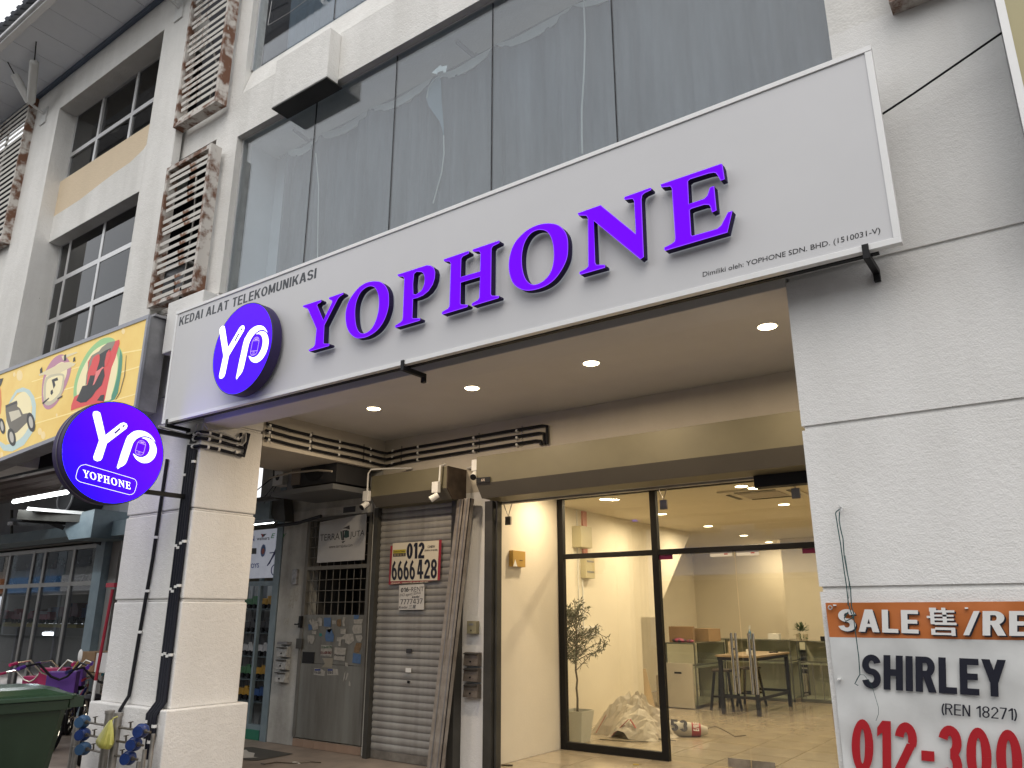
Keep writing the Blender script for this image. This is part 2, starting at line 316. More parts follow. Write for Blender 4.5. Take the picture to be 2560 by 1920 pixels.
def glyph(ch, t):
    """bold grotesque: list of polygons in a box of height 1; returns (polys, width)"""
    W = .62; Pp = []
    r = lambda x0, y0, x1, y1: Pp.append([(x0,y0),(x1,y0),(x1,y1),(x0,y1)])
    d = lambda x0, y0, x1, y1, wd=t*1.08: Pp.append([(x0-wd/2,y0),(x0+wd/2,y0),(x1+wd/2,y1),(x1-wd/2,y1)])
    s = lambda pts, cl=False: Pp.extend(ribbon(pts, t, cl, t*.86))
    h = t/2; v = t*.8; ry = (1-v)/4
    def er(cx, cy, rx, ry_, a0, a1, n=16):
        o_ = arc(cx, cy, rx+h, ry_+v/2, a0, a1, n); i_ = arc(cx, cy, max(.01, rx-h), max(.01, ry_-v/2), a0, a1, n)
        Pp.extend([[o_[k], i_[k], i_[k+1], o_[k+1]] for k in range(n)])
    if ch == 'I': W = t; r(0,0,t,1)
    elif ch == 'H': r(0,0,t,1); r(W-t,0,W,1); r(t,.5-v*.55,W-t,.5+v*.55)
    elif ch == 'E': W = .56; r(0,0,t,1); r(t,0,W,v); r(t,1-v,W,1); r(t,.5-v*.5,W*.94,.5+v*.5)
    elif ch == 'L': W = .54; r(0,0,t,1); r(t,0,W,v)
    elif ch == 'T': W = .58; r(0,1-v,W,1); r(W/2-h,0,W/2+h,1-v)
    elif ch in 'A': W = .70; d(h,0,W/2-.02,1); d(W-h,0,W/2+.02,1); r(W*.27,.22,W*.73,.22+v*.85)
    elif ch == 'Y': W = .68; d(h,1,W/2,.38); d(W-h,1,W/2,.38); r(W/2-h,0,W/2+h,.42)
    elif ch == 'K': W = .66; r(0,0,t,1); d(t*.9,.36,W-h,1); d(W-h*.9,0,W*.42,.66)
    elif ch == 'N': r(0,0,t,1); r(W-t,0,W,1); d(t*.6,1,W-t*.6,0)
    elif ch == 'M': W = .76; r(0,0,t,1); r(W-t,0,W,1); d(t*.6,1,W/2,.12,t*.9); d(W-t*.6,1,W/2,.12,t*.9)
    elif ch == 'U': r(0,.32,t,1); r(W-t,.32,W,1); er(W/2,.32,W/2-h,.32-v/2,180,360)
    elif ch == 'D': r(0,0,t,1); r(t,0,W*.42,v); r(t,1-v,W*.42,1); er(W*.42,.5,W*.58-h,.5-v/2,-90,90)
    elif ch == 'R': r(0,0,t,1); r(t,1-v,W*.52,1); r(t,.6-v,W*.52,.6); er(W*.52,.8-v/2,W*.44-h,.2,90,-90); d(W-h*.9,0,W*.5,.56)
    elif ch == 'S': er(W/2,1-v/2-ry,W/2-h,ry,12,270); er(W/2,v/2+ry,W/2-h,ry,90,-168)
    elif ch in '0O': W = .58 if ch == '0' else .72; er(W/2,.5,W/2-h,.5-v/2,0,360,28)
    elif ch == '1': W = .36; r(W-t,0,W,1); Pp.append([(0,.70),(0,.70+v*.9),(W-t,1),(W-t,.80-v*.1)])
    elif ch == '2': W = .56; er(W/2,.70,W/2-h,.30-v/2,172,-28); d(h*1.1,v,W-h*1.25,.62,t*1.05); r(0,0,W,v)
    elif ch == '3': W = .56; er(W/2,1-v/2-ry,W/2-h,ry,165,-90); er(W/2,v/2+ry,W/2-h,ry,90,-165)
    elif ch == '4': W = .60; r(W-t*1.7,0,W-t*.7,1); r(0,.22,W-t*1.7,.22+v); r(W-t*.7,.22,W,.22+v); d(h*.9,.22+v,W-t*1.8,1,t*.8)
    elif ch == '5': W = .56; r(.04,1-v,W*.95,1); r(.04,.5,.04+t*.9,1-v); er(W/2,.32,W/2-h,.32-v/2,125,-165)
    elif ch == '6': W = .58; er(W/2,.33,W/2-h,.33-v/2,0,360,24); s([(h,.34),(h*1.02,.46),(W*.30,.74),(W*.66,.97)])
    elif ch == '7': W = .54; r(0,1-v,W,1); d(W*.32,0,W-h,1-v)
    elif ch == '8': W = .58; er(W/2,1-v/2-ry*.95,W/2-h*1.1,ry*.95,0,360,22); er(W/2,v/2+ry,W/2-h,ry,0,360,24)
    elif ch == '-': W = .32; r(0,.34,W,.34+v)
    elif ch == '/': W = .42; d(h*.6,0,W-h*.6,1,t*.8)
    elif ch == 'C': s(arc(W/2,.5,W/2-h,.5-v/2,40,320))
    elif ch == 'W': W = .9; d(h,1,W*.27,0,t*.9); d(W*.5,1,W*.27,0,t*.9); d(W*.5,1,W*.73,0,t*.9); d(W-h,1,W*.73,0,t*.9)
    elif ch == '(': W = .22; s(arc(.42,.45,.32,.62,125,235))
    elif ch == ')': W = .22; s(arc(-.2,.45,.32,.62,-55,55))
    elif ch == ' ': W = .26
    return Pp, W
def bold_text(name, s, q, m, parent, off=(0,0,0), t=.2, gap=.09, thick=.0012, nrm=(0,-1,0)):
    x = 0; polys = []
    for ch in s:
        g, W = glyph(ch, t); polys.append([[(px+x, py) for px, py in p] for p in g]); x += W+gap
    x -= gap; mb = MB(); off = Vector(off); nrm = Vector(nrm)
    k = 0
    for g in polys:
        for i, p in enumerate(g):
            pts = [q(a/x, b)+off+nrm*(thick+.00002*i) for a, b in p]; mb.add(pts, [tuple(range(len(p)))])
    return mb.make(name, m, parent)
# ================================================================= GROUND
struct('street', MB().box(-60, 40, -30, 3.35, -1.85, -1.66), M_asph)
struct('walkway', MB().box(-30, 8, 3.35, 6.98, -1.85, -1.537), M_floor)
struct('ground', MB().box(-90, 90, -90, 90, -1.99, -1.86), M_asph)
YF, W, FL = 4.24, 6.75, -1.535
# ================================================================= OUR SHOPHOUSE
house = thing('shophouse', 'white rendered three storey shophouse with curtained glazing above the purple lettered signboard', 'building', (-4, 4.24, FL))
GZ = (.12, .965, 1.84); XR_ = -.69
def stack(mb, x0, x1, y0, y1, z0, z1, g=.013, h=.026):
    z = z0
    for c in GZ:
        if z0 < c < z1:
            mb.box(x0, x1, y0, y1, z, c-h/2); mb.box(x0+g, x1-g, y0+g, y1-g, c-h/2, c+h/2); z = c+h/2
    mb.box(x0, x1, y0, y1, z, z1)
mb = MB(); stack(mb, -8.0, -6.8, YF, 4.95, -.82, 2.2); mb.box(-8.0, -6.8, YF, 4.95, 2.2, 3.2); mb.box(-8.07, -6.73, YF-.07, 5.02, FL, -.82)
mb.make('pillar', M_pillar, house, bevel=.012, label='pillar with plinth carrying the black pipes')
mb = MB(); stack(mb, -1.1, 1.8, YF, 4.95, FL, 2.9); mb.box(XR_, 1.8, YF, 4.9, 2.9, 3.33); mb.make('pillar', M_white, house, label='wide pillar behind the banner')
# upper wall pieces
XR = -.69
mb = MB()
mb.box(-6.79, XR, YF, YF+.2, 5.07, 5.63)                       # band between windows
mb.box(XR, 1.8, YF+.002, YF+.2, 3.331, 10.2); mb.box(-7.2, -6.79, YF, YF+.2, 3.2, 10.2)
mb.box(-6.79, -1.101, YF, YF+.2, 2.201, 2.95)                     # spandrel behind the board
mb.box(-6.79, XR, YF, YF+.2, 7.9, 10.2)
mb.box(-8.3, -7.2, YF, YF+.2, 5.2, 5.72)
mb.box(-8.3, -8.001, YF, YF+.2, 2.2, 3.2); mb.box(-8.3, -7.2, YF, YF+.2, 3.201, 3.34)
mb.prism([(-6.785, YF, 5.632), (-6.785, YF+.09, 5.98), (-6.785, YF+.2, 5.98), (-6.785, YF+.2, 5.632)], (XR+6.78, 0, 0))
mb.make('facade_wall', M_upper, house)
mb = MB(); mb.box(-7.42, -6.78, 4.06, YF, 2.6, 3.17); mb.make('ledge', M_white, house, bevel=.008)
# hanging box between the windows
mb = MB(); mb.box(-6.0, -5.16, 4.095, YF-.001, 5.02, 5.60); mb.make('wall_box', M_upper, house, bevel=.006)
MB().box(-6.0, -5.16, 4.095, 4.30, 5.003, 5.018).make('box_underside', M_dkst, house)
# beam, ceiling, walls of the walkway
mb = MB(); mb.box(-6.8, -1.1, YF, 4.56, 1.8, 2.2); mb.make('front_beam', M_ceil, house, bevel=.006)
MB().box(-6.8, 1.5, 4.561, W+.2, 2.07, 2.3).make('walkway_ceiling', M_ceil, house)
mb = MB(); mb.box(-7.9, -6.801, 4.951, W+.1, 1.70, 2.6); mb.make('side_beam', M_inwall, house, bevel=.008)
mb = MB(); mb.box(-6.8, 1.5, W, W+.18, 1.30, 2.069); mb.make('shop_wall', M_inwall, house)
mb = MB(); mb.box(-5.50, -5.14, W, W+.18, FL, 1.30); mb.make('pier', M_white, house, bevel=.006)
mb = MB(); mb.box(-8.60, -8.10, W-.02, W+.2, FL, 1.31); mb.make('pier', M_dirtyw, house, bevel=.006, label='dirty white pier with paper scraps')
MB().box(-6.92, -6.81, W-.02, W+.2, FL, 1.31).make('pier', M_dirtyw, house, bevel=.004, label='narrow white pier between gate and shutter')
MB().box(-8.09, -6.93, W-.02, W+.2, 1.195, 1.31).make('lintel', M_dirtyw, house)
MB().box(-9.2, -6.81, W+.0, W+.2, 1.312, 2.06).make('upper_wall', M_dirtyw, house)
# recess and shop room
mb = MB(); mb.box(-5.5, -5.33, W+.19, 8.40, FL, 1.45); mb.make('recess_wall', M_shopw, house)
MB().box(-5.33, 1, W+.19, 8.38, 1.45, 1.6).make('recess_ceiling', M_shopc, house)
MB().box(-7.6, 1, 8.40, 18, 1.5, 1.6).make('shop_ceiling', M_shopc, house)
mb = MB()
WX = -6.0
mb.prism([(WX, 8.52, FL), (WX, 12.0, FL), (WX, 12.0, -.06), (WX, 12.55, -.06), (WX, 14.3, 1.5), (WX, 8.52, 1.5)], (-.12, 0, 0))
mb.box(-7.6, -7.5, 11, 18, FL, 1.5); mb.box(-7.5, 1, 17.9, 18, FL, 1.5); mb.box(-5.0, -.6, 16.6, 17.9, FL, 1.5)
mb.box(-7.5, -6.12, 11.0, 11.1, FL, 1.5); mb.box(-.9, -.8, 8.5, 16.6, FL, 1.5)
mb.box(-6.12, -5.34, 8.40, 8.52, FL, 1.5)
mb.make('room_wall', M_shopw, house)
# floor of the shop: single tiles in a bed of grout
flo = struct('shop_floor', MB().box(-7.5, 1, 6.98, 18, -1.85, -1.541), M_grout)
tx = []; s = .6
t0 = MB().box(-5.32, -5.32+s-.011, 7.0, 7.0+s-.011, -1.541, -1.535).make('tile', M_tile, flo)
for i in range(-1, 8):
    for j in range(0, 16):
        if (i, j) == (0, 0) or (i == -1 and j < 3): continue
        if -5.32+i*s > -1.6 and j < 1: continue
        tx.append((i*s, j*s, random.uniform(-.0006, .0002)))
copies(t0, tx, flo)
# ------------------------------------------------ shutter housings
def housing(x0, x1, yf, zt, zc, zb, name, ml, end=True):
    mb = MB(); mb.prism([(x0, yf, zt), (x0, yf, zc), (x0, yf+.10, zb), (x0, W-.001, zb-.004), (x0, W-.001, zt)], (x1-x0, 0, 0))
    h = mb.make(name, M_olive, house, bevel=.004)
    MB().prism([(x0+.004, yf-.004, zc), (x0+.004, yf+.096, zb-.003), (x0+.004, yf+.102, zb-.003), (x0+.004, yf+.002, zc)], (x1-x0-.008, 0, 0)).make('skirt', M_oliv2, h)
    if end: MB().prism([(x1+.001, yf, zt), (x1+.001, yf, zc), (x1+.001, yf+.10, zb), (x1+.001, W-.001, zb-.004), (x1+.001, W-.001, zt)], (.012, 0, 0)).make('end_plate', M_rustend, h)
    return h
housing(-6.66, -5.49, 6.42, 1.565, 1.32, 1.21, 'shutter_housing', None)
housing(-5.02, 1.0, 6.35, 1.60, 1.31, 1.17, 'shutter_housing', None, False)
# big door way: guides and top rail
mb = MB(); mb.box(-5.14, -5.04, 6.66, 6.80, FL, 1.17); mb.box(-5.025, -5.0, 6.70, 6.78, FL, 1.17); mb.make('shutter_guide', M_dkst, house)
mb = MB(); mb.box(-5.33, 1, 6.86, 6.93, 1.16, 1.25); mb.box(-5.33, 1, 6.80, 6.84, 1.175, 1.21); mb.make('rolled_shutter_edge', M_shut, house)
def hook(x, y, z):
    mb = MB(); mb.tube([(x-.06, y, z+.14), (x, y, z), (x+.05, y, z+.14)], .006, 6); mb.box(x-.035, x+.035, y-.012, y+.012, z-.09, z)
    mb.make('shutter_hook', M_galv, house)
hook(-5.0, 6.9, 1.02)
for k in range(2): hook([-3.15, -1.9][k], 6.9, 1.05)
MB().box(-2.2, -.7, 6.72, 6.84, 1.06, 1.165).make('closed_rail', M_black, house)
# the small shutter
gs = MB(); gs.box(-6.80, -6.735, 6.63, 6.75, FL, 1.22); gs.box(-5.585, -5.50, 6.63, 6.75, FL, 1.22)
sh = gs.make('roller_shutter', M_dkst, house, label='closed grey roller shutter with rent posters')
def slat_prof(z):
    h = .0745; a = []
    for k in range(7):
        t = k/6; a.append((6.70-.009*math.sin(math.pi*t)**.8 if 0 < t < 1 else 6.70, z+t*(h-.008)))
    return a+[(6.705, z+h), (6.712, z+h), (6.712, z)]
sl = MB().extr(slat_prof(FL+.09), -6.735, -5.585).make('slat', M_shut, sh, smooth=True)
copies(sl, [(0, 0, .0745*k) for k in range(1, 36)], sh)
mb = MB(); mb.box(-6.735, -5.585, 6.695, 6.715, FL+.005, FL+.088); mb.make('bottom_bar', M_galv, sh)
for x, z, nm in ((-6.19, -.42, 0), (-6.19, -.62, 1)):
    MB().box(x-.04, x+.04, 6.668, 6.674, z, z+.045).make('shutter_label', M_text if nm == 0 else M_whitep, sh)
MB().cyl((-6.19, 6.67, -.72), (-6.19, 6.69, -.72), .014).make('lock', M_black, sh)
# ------------------------------------------------ glass front
gf = MB()
gy0, gy1 = 8.42, 8.49
gf.box(-5.33, -5.25, gy0, gy1, FL, 1.449)
gf.box(-4.03, -3.95, gy0, gy1, FL, 1.449)
gf.box(-5.25, -4.03, gy0+.002, gy1-.002, FL, FL+.085); gf.box(-5.25, -4.03, gy0+.002, gy1-.002, .655, .715)
gf.box(-3.95, -.9, gy0+.002, gy1-.002, .655, .715); gf.box(-5.25, -.9, gy0+.004, gy1-.004, 1.40, 1.448)
sf = gf.make('shopfront_frame', M_black, house, bevel=.004)
for b in ((-5.25, -4.03, FL+.085, .655), (-5.25, -4.03, .715, 1.40), (-3.95, -.9, .715, 1.40)):
    MB().box(b[0], b[1], 8.45, 8.462, b[2], b[3]).make('pane', M_glass, sf)
def gdoor(x0, x1, hx, side):
    d = MB().box(x0, x1, 8.449, 8.461, FL+.012, .652).make('glass_door', M_glass, house)
    mb = MB()
    for q in (-.023, .023): mb.cyl((hx+q, 8.40, -.80), (hx+q, 8.40, -.20), .0165, 14)
    for z in (-.36, -.64): mb.cyl((hx, 8.40, z), (hx, 8.47, z), .010, 8)
    mb.make('handle', M_chrome, d, smooth=True)
    mb = MB(); mb.box(x0+.002 if side > 0 else x1-.17, x0+.17 if side > 0 else x1-.002, 8.440, 8.447, .60, .652); mb.make('patch_fitting', mat('maroon_film', (.16, .01, .05), .35), d)
    mb = MB(); a = x1-.27 if side > 0 else x0+.02; mb.box(a, a+.25, 8.438, 8.447, .605, .66); mb.make('door_sign_plate', M_whitep, d)
    mb = MB(); mb.box(a+.16, a+.20, 8.436, 8.4375, .625, .637); mb.make('plate_print', mat('red_print', (.4, .03, .04), .5), d)
    mb = MB(); a = x1-.24 if side > 0 else x0+.0; mb.box(a, a+.24, 8.440, 8.447, FL+.012, FL+.10); mb.make('floor_patch', M_galv, d)
gdoor(-3.95, -3.055, -3.12, 1); gdoor(-3.045, -2.15, -2.93, -1)
MB().box(-2.15, -2.07, gy0, gy1, FL, .655).make('post', M_black, sf)
MB().box(-2.07, -.9, 8.45, 8.462, FL, .655).make('pane', M_glass, sf)
# ------------------------------------------------ upper glazing with curtains
def glazing(z0, z1, xs, nm):
    gy = YF+.075
    mb = MB(); mb.box(-6.79, -6.76, gy-.01, gy+.03, z0, z1); mb.box(-6.76, XR, gy-.008, gy+.03, z1-.02, z1+.001)
    f = mb.make(nm, M_alu, house)
    for a, b in zip(xs[:-1], xs[1:]): MB().box(a+.004, b-.004, gy, gy+.01, z0, z1-.02).make('pane', M_glassu, f)
    for a in xs[1:-1]: MB().box(a-.004, a+.004, gy-.001, gy+.011, z0, z1-.021).make('sealant_joint', M_bplas, f)
    return f
g1 = glazing(2.95, 5.07, [-6.76, -5.56, -4.43, -3.30, -2.17, XR], 'window')
g2 = glazing(5.98, 7.9, [-6.76, -5.40, -4.2, -3.0, -1.9, XR], 'window')
mc = mat('grey_curtain', (.20, .22, .235), .9, base2=(.085, .10, .11), vs_=4.5, lo=.3, hi=.7, bump=.1, bs=120, streak=True)  # darker upright streaks put the shade of the folds into the cloth colour
def curtain(x0, x1, ztop, zbot, y, sagw, seed, m, n=420, rows=14):
    rnd = random.Random(seed); vs_ = []; fs = []
    ph = [(rnd.uniform(.5, 4.5), rnd.uniform(0, 6), rnd.uniform(.4, 1)) for _ in range(5)]
    hooks = [x0]
    while hooks[-1] < x1: hooks.append(hooks[-1]+rnd.uniform(.28, .55)*sagw)
    for j in range(rows+1):
        t = j/rows
        for i in range(n+1):
            x = x0+(x1-x0)*i/n
            k = max(q for q in range(len(hooks)-1) if hooks[q] <= x+1e-6); u = (x-hooks[k])/(hooks[k+1]-hooks[k])
            sag = .10*math.sin(math.pi*u)**.7 if 0 < u < 1 else 0
            fold = sum(a*math.sin(x*6.28*f_/.55+p_+.5*math.sin(x*3+t*1.5)) for f_, p_, a in ph)*.034
            pinch = math.exp(-((u-.5)*2/.9)**2)
            yy = y+fold*(.45+.55*t)*(1-.3*pinch)-.05*(1-pinch)*(1-t)
            vs_.append((x, yy, (ztop-sag)*(1-t)+zbot*t))
    for j in range(rows):
        for i in range(n): a = j*(n+1)+i; fs.append((a, a+1, a+n+2, a+n+1))
    return MB().add(vs_, fs), hooks
mb, hooks = curtain(-6.42, XR+.05, 4.93, 2.95, YF+.42, 1.7, 3, mc)
cu = mb.make('curtain', mc, g1, smooth=True)
mw = mat('white_lining', (.62, .66, .63), .9, var=.1)
mb = MB()
for a, b in zip(hooks[:-1], hooks[1:]):                          # white heading tape sagging between the hooks
    pts = []; 
    for k in range(9):
        u = k/8; pts.append((a+(b-a)*u, u))
    tp = [(x, YF+.40, 4.955-.04*math.sin(math.pi*u)+.01*math.sin(9*u+a)) for x, u in pts]; bt = [(x, YF+.40, 4.945-.13*math.sin(math.pi*u)**.6) for x, u in reversed(pts)]
    if b < XR: mb.prism(tp+bt[1:-1], (0, .004, 0))
mb.make('curtain_heading', mw, g1)
MB().cyl((-6.6, YF+.44, 4.97), (XR, YF+.44, 4.97), .012, 8).make('curtain_rail', M_grey, g1)
mb = MB(); q = [onY(1040+x/4.424, y/4.424, YF+.36) for x, y in ((255,830),(185,880),(130,970),(110,1080),(140,1170),(200,1260),(265,1350),(295,1450),(305,1540),(305,1400),(285,1150),(275,900))]
mb.prism(q, (0, .004, 0)); mb.make('turned_hem', mat('pale_hem', (.26, .34, .38), .9), g1)
mb = MB(); mb.tube([onY(1040+x/4.424, y/4.424, YF+.36) for x, y in ((270,835),(205,880),(140,970),(120,1080))], .006, 6)
mb.tube([onY(1040+x/4.424, y/4.424, YF+.36) for x, y in ((305,1500),(310,1700),(285,1900),(190,2250))], .006, 6)
mb.tube([onY(1040+x/4.424, y/4.424, YF+.34) for x, y in ((1855,-20),(1870,400),(1860,800),(1835,1200),(1835,1500),(1840,1700))], .007, 6)
mb.tube([onY(500+x/3.6075, 300+y/3.6075, YF+.34) for x, y in ((1045,300),(1070,600),(1065,900),(1060,1260))], .006, 6)
mb.make('curtain_edge', mw, g1)
mb = MB(); mb.prism([onY(1040+x/4.424, y/4.424, YF+.10) for x, y in ((172,805),(270,718),(285,735),(345,722),(328,800),(300,802),(302,780),(240,800),(228,820))], (0, .003, 0)); mb.make('stuck_paper', mat('bright_paper', (.75, .82, .80), .8), g1)
MB().box(-7.0, 1.5, YF+.21, 6.2, 5.08, 5.2).make('upper_ceiling', M_white, house)
mb = MB(); mb.box(-7.15, -6.80, YF+.21, 6.2, 2.9, 5.075); mb.box(-6.80, -6.5, YF+.55, YF+.62, 2.9, 5.075); mb.box(-6.5, 1.5, 6.1, 6.2, 2.9, 5.075); mb.make('upper_room_wall', mat('pale_blue_white', (.60, .65, .68), .8), house)
mb = MB()
for x in (-6.15, -3.85): mb.beam((x, YF+.25, 5.05), (x+.1, YF+.42, 4.93), .03, .03); mb.beam((x+.1, YF+.42, 4.98), (x+.1, YF+.42, 4.82), .03, .02)
mb.make('rail_bracket', M_grey, g1)
mb, _ = curtain(-6.6, XR, 7.85, 5.9, YF+.40, 1.9, 9, mc, n=200, rows=4); mb.make('curtain', mat('blue_grey_blind', (.17, .215, .26), .9), g2, smooth=True)
mb = MB(); mb.tube([onY(560+x/4.424, y/4.424, YF+.05) for x, y in ((530,10),(485,280),(500,272),(720,140),(920,-10))], .004, 5); mb.make('loose_wire', M_grplas, g2)
# ------------------------------------------------ louvre screens
def louvre(x0, x1, z0, z1, yf, parent, n, name='louvre_screen', dx=0):
    fr = MB()
    y1 = yf+.13
    fr.box(x0, x0+.035, yf, y1, z0, z1); fr.box(x1-.045, x1, yf, y1, z0, z1); fr.box(x0+.035, x1-.045, yf+.002, y1-.002, z0, z0+.045); fr.box(x0+.035, x1-.045, yf+.002, y1-.002, z1-.05, z1)
    f = fr.make(name, M_rust2, parent)
    pitch = (z1-z0-.10)/n
    b = MB().obox(((x0+x1)/2, yf+.03, z0+.05+pitch*.5), (1, 0, 0), (0, -.12, 1), (0, 1, .12), (x1-x0)/2-.037, .019, .003).make('louvre_blade', M_rust, f)
    for k in range(1, n):
        c = copies(b, [(0, 0, k*pitch)], f)[0]; c.rotation_euler = (0, random.uniform(-.006, .006), 0)
        c.location += Vector((0, 0, (-random.uniform(0, .004))))
    return f
louvre(-7.86, -6.98, 3.22, 4.97, 4.06, house, 17)
louvre(-7.86, -7.0, 5.52, 8.0, 4.06, house, 24)
louvre(-.34, .9, 3.30, 6.0, 4.12, house, 22)
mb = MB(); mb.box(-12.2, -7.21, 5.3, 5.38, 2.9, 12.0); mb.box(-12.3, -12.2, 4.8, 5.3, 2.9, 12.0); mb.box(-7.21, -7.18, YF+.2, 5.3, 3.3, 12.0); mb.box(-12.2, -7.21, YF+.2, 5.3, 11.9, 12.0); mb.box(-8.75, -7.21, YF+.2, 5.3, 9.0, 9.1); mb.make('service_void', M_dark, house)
mb = MB(); mb.box(-8.75, -7.95, 4.5, 4.8, 3.38, 3.95); ac = tag(mb.make('air_conditioner', M_grey), 'grey outdoor air conditioner behind the lower rusty louvre screen beside the big window', 'air conditioner')
mb = MB(); mb.cyl((-8.35, 4.497, 3.67), (-8.35, 4.49, 3.67), .22, 20); mb.make('fan_grille', M_black, ac)
mb = MB(); mb.box(-8.8, -7.9, 4.45, 4.85, 3.965, 3.985); mb.make('top_cover', M_wplas, ac)
mb = MB(); mb.beam((-7.75, 4.3, 6.95), (-7.2, 4.35, 5.7), .03, .03); mb.beam((-7.6, 4.3, 5.5), (-7.5, 4.3, 6.3), .02, .02); mb.tube([(-7.7, 4.35, 3.4), (-7.65, 4.35, 4.4), (-7.72, 4.35, 5.0)], .012, 6); mb.make('service_pipe', M_galv, house)
# ------------------------------------------------ left neighbour building
YL = 4.11
nb = thing('neighbour_shophouse', 'white neighbouring shophouse on the left with dark gridded windows under a panelled eave', 'building', (-12, 4.11, FL))
ap = lambda x, y, D=YL: onY(x/3.16, y/3.16, D)
bp_ = lambda x, y, D=YL: onY(x/3.16, 480+y/3.16, D)
mb = MB()
mb.box(-8.53, -7.88, YL, 4.2, 2.2, 7.88)                          # pier right of the bay
mb.box(-12.2, -11.36, YL, 4.7, 1.9, 7.88)                        # left pilaster
mb.box(-11.36, -8.53, YL+.001, 4.7, 7.31, 7.88)                  # head of the bay
mb.box(-11.36, -8.53, YL+.20, 4.7, 5.16, 5.55)                   # band over the lower window
mb.box(-18, -12.2, YL+.02, 4.7, 1.9, 5.35)
mb.make('facade_wall', M_upper, nb)
MB().box(-11.36, -8.53, YL+.198, 4.7, 5.55, 6.16).make('spandrel', M_cream, nb)
mb = MB()
for k in range(14):
    pass
xs_ = [-11.36+.0, -10.6, -9.9, -9.3, -8.53]
mb.prism([(-11.36, YL+.196, 5.162), (-8.53, YL+.196, 5.162), (-8.53, YL+.196, 6.16), (-8.75, YL+.196, 6.16), (-8.80, YL+.196, 5.95), (-9.0, YL+.196, 5.80), (-9.3, YL+.196, 5.72), (-9.7, YL+.196, 5.70), (-10.1, YL+.196, 5.66), (-10.6, YL+.196, 5.60), (-11.36, YL+.196, 5.58)], (0, .0015, 0))
mb.make('white_paint_edge', M_upper, nb)
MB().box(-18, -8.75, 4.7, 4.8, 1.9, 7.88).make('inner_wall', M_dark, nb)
def grid_window(z0, z1, yg, vx, hz, panes_y, curtains):
    mb = MB(); mb.box(-11.36, -11.30, yg, yg+.05, z0, z1)
    for x in vx: mb.box(x-.03, x+.03, yg, yg+.05, z0, z1)
    xx = [-11.30]+[a for x in vx for a in (x-.03, x+.03)]+[-8.4]
    for z in hz:
        for a, b in zip(xx[0::2], xx[1::2]): mb.box(a, b, yg+.001, yg+.049, z-.035, z+.035)
    for a, b in zip(xx[0::2], xx[1::2]): mb.box(a, b, yg+.001, yg+.049, z1-.03, z1)
    f = mb.make('window', M_alu, nb)
    zz = [z0]+[q for z in hz for q in (z-.035, z+.035)]+[z1-.03]
    for a, b in zip(xx[0::2], xx[1::2]):
        for c, d in zip(zz[0::2], zz[1::2]):
            p = MB().box(a, b, yg+.02, yg+.03, c, d).make('pane', M_glasst, f)
            p.rotation_euler = (random.uniform(-.004, .004), 0, 0)
    mb = MB()
    for a, b, c, d in curtains: mb.box(a, b, yg+.06, yg+.07, c, d)
    mb.make('blind', mat('grey_blind', (.42, .43, .46), .9), f)
grid_window(6.16, 7.33, YL+.25, [(bpx.x) for bpx in (ap(790,1010,YL+.27), ap(1070,800,YL+.27))], [6.62], 0, ((-10.3, -9.55, 6.17, 6.58), (-9.4, -8.5, 6.17, 6.58), (-10.62, -10.42, 6.17, 6.58)))
grid_window(2.9, 5.18, YL+.35, [bp_(520,680,YL+.37).x, bp_(790,560,YL+.37).x], [bp_(520,680,YL+.37).z, bp_(470,1000,YL+.37).z], 0, ((-10.95, -10.7, 3.0, 5.0), (-10.5, -9.7, 2.9, 5.05), (-9.5, -8.5, 2.9, 4.95)))
# far bay: rusty slat screen
fs_ = MB(); fs_.box(-15.5, -15.4, YL-.12, YL, 5.3, 7.85); fs_.box(-12.24, -12.2, YL-.12, YL, 5.3, 7.85); fs_.box(-15.4, -12.24, YL-.118, YL, 5.3, 5.36)
fsc = fs_.make('louvre_screen', M_rust2, nb)
b0 = MB().obox((-13.8, YL-.09, 5.42), (1, 0, 0), (0, -.12, 1), (0, 1, .12), 1.56, .020, .003).make('louvre_blade', M_rust, fsc)
copies(b0, [(0, 0, .098*k) for k in range(1, 25)], fsc)
mb = MB()
for x in (-14.6, -13.9, -13.2): mb.box(x, x+.05, YL-.02, YL, 5.4, 7.8)
mb.make('screen_post', M_rust, fsc)
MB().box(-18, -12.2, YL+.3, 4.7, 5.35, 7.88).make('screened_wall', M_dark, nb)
# eave
e = MB().box(-20, -7.0, 3.20, 4.3, 7.935, 7.99).make('eave_deck', M_grey, nb)
mp_ = mat('soffit_panel', (.74, .77, .82), .6, var=.05)
jx = -13.4-.545*8
p0 = MB().box(jx+.004, jx+.541, 3.29, 4.06, 7.90, 7.93).make('soffit_panel', mp_, e)
copies(p0, [(.545*k, 0, random.uniform(-.002, .002)) for k in range(1, 20)], e)
MB().box(-20, -7.0, 4.06, YL-.002, 7.84, 7.93).make('blue_trim', mat('blue_trim', (.09, .12, .17), .5), e)
mb = MB(); mb.box(-20, -7.0, 3.20, 3.285, 7.86, 7.934); mb.cyl((-20, 3.19, 7.93), (-7, 3.19, 7.93), .035, 10); mb.make('gutter', M_alu, e, smooth=True)
mrt = mat('dark_roof_sheet', (.075, .085, .11), .5, metal=.2, var=.2)
rb = MB().obox((-19.9, 3.42, 8.215), (1, 0, 0), (0, -.83, -.55), (0, -.55, .83), .055, .38, .012)
rb.obox((-19.81, 3.42, 8.23), (1, 0, 0), (0, -.83, -.55), (0, -.55, .83), .035, .38, .03)
r0 = rb.make('roof_rib', mrt, e); copies(r0, [(.18*k, 0, 0) for k in range(1, 72)], e)
mws = mat('white_strut', (.62, .62, .60), .45, var=.1)
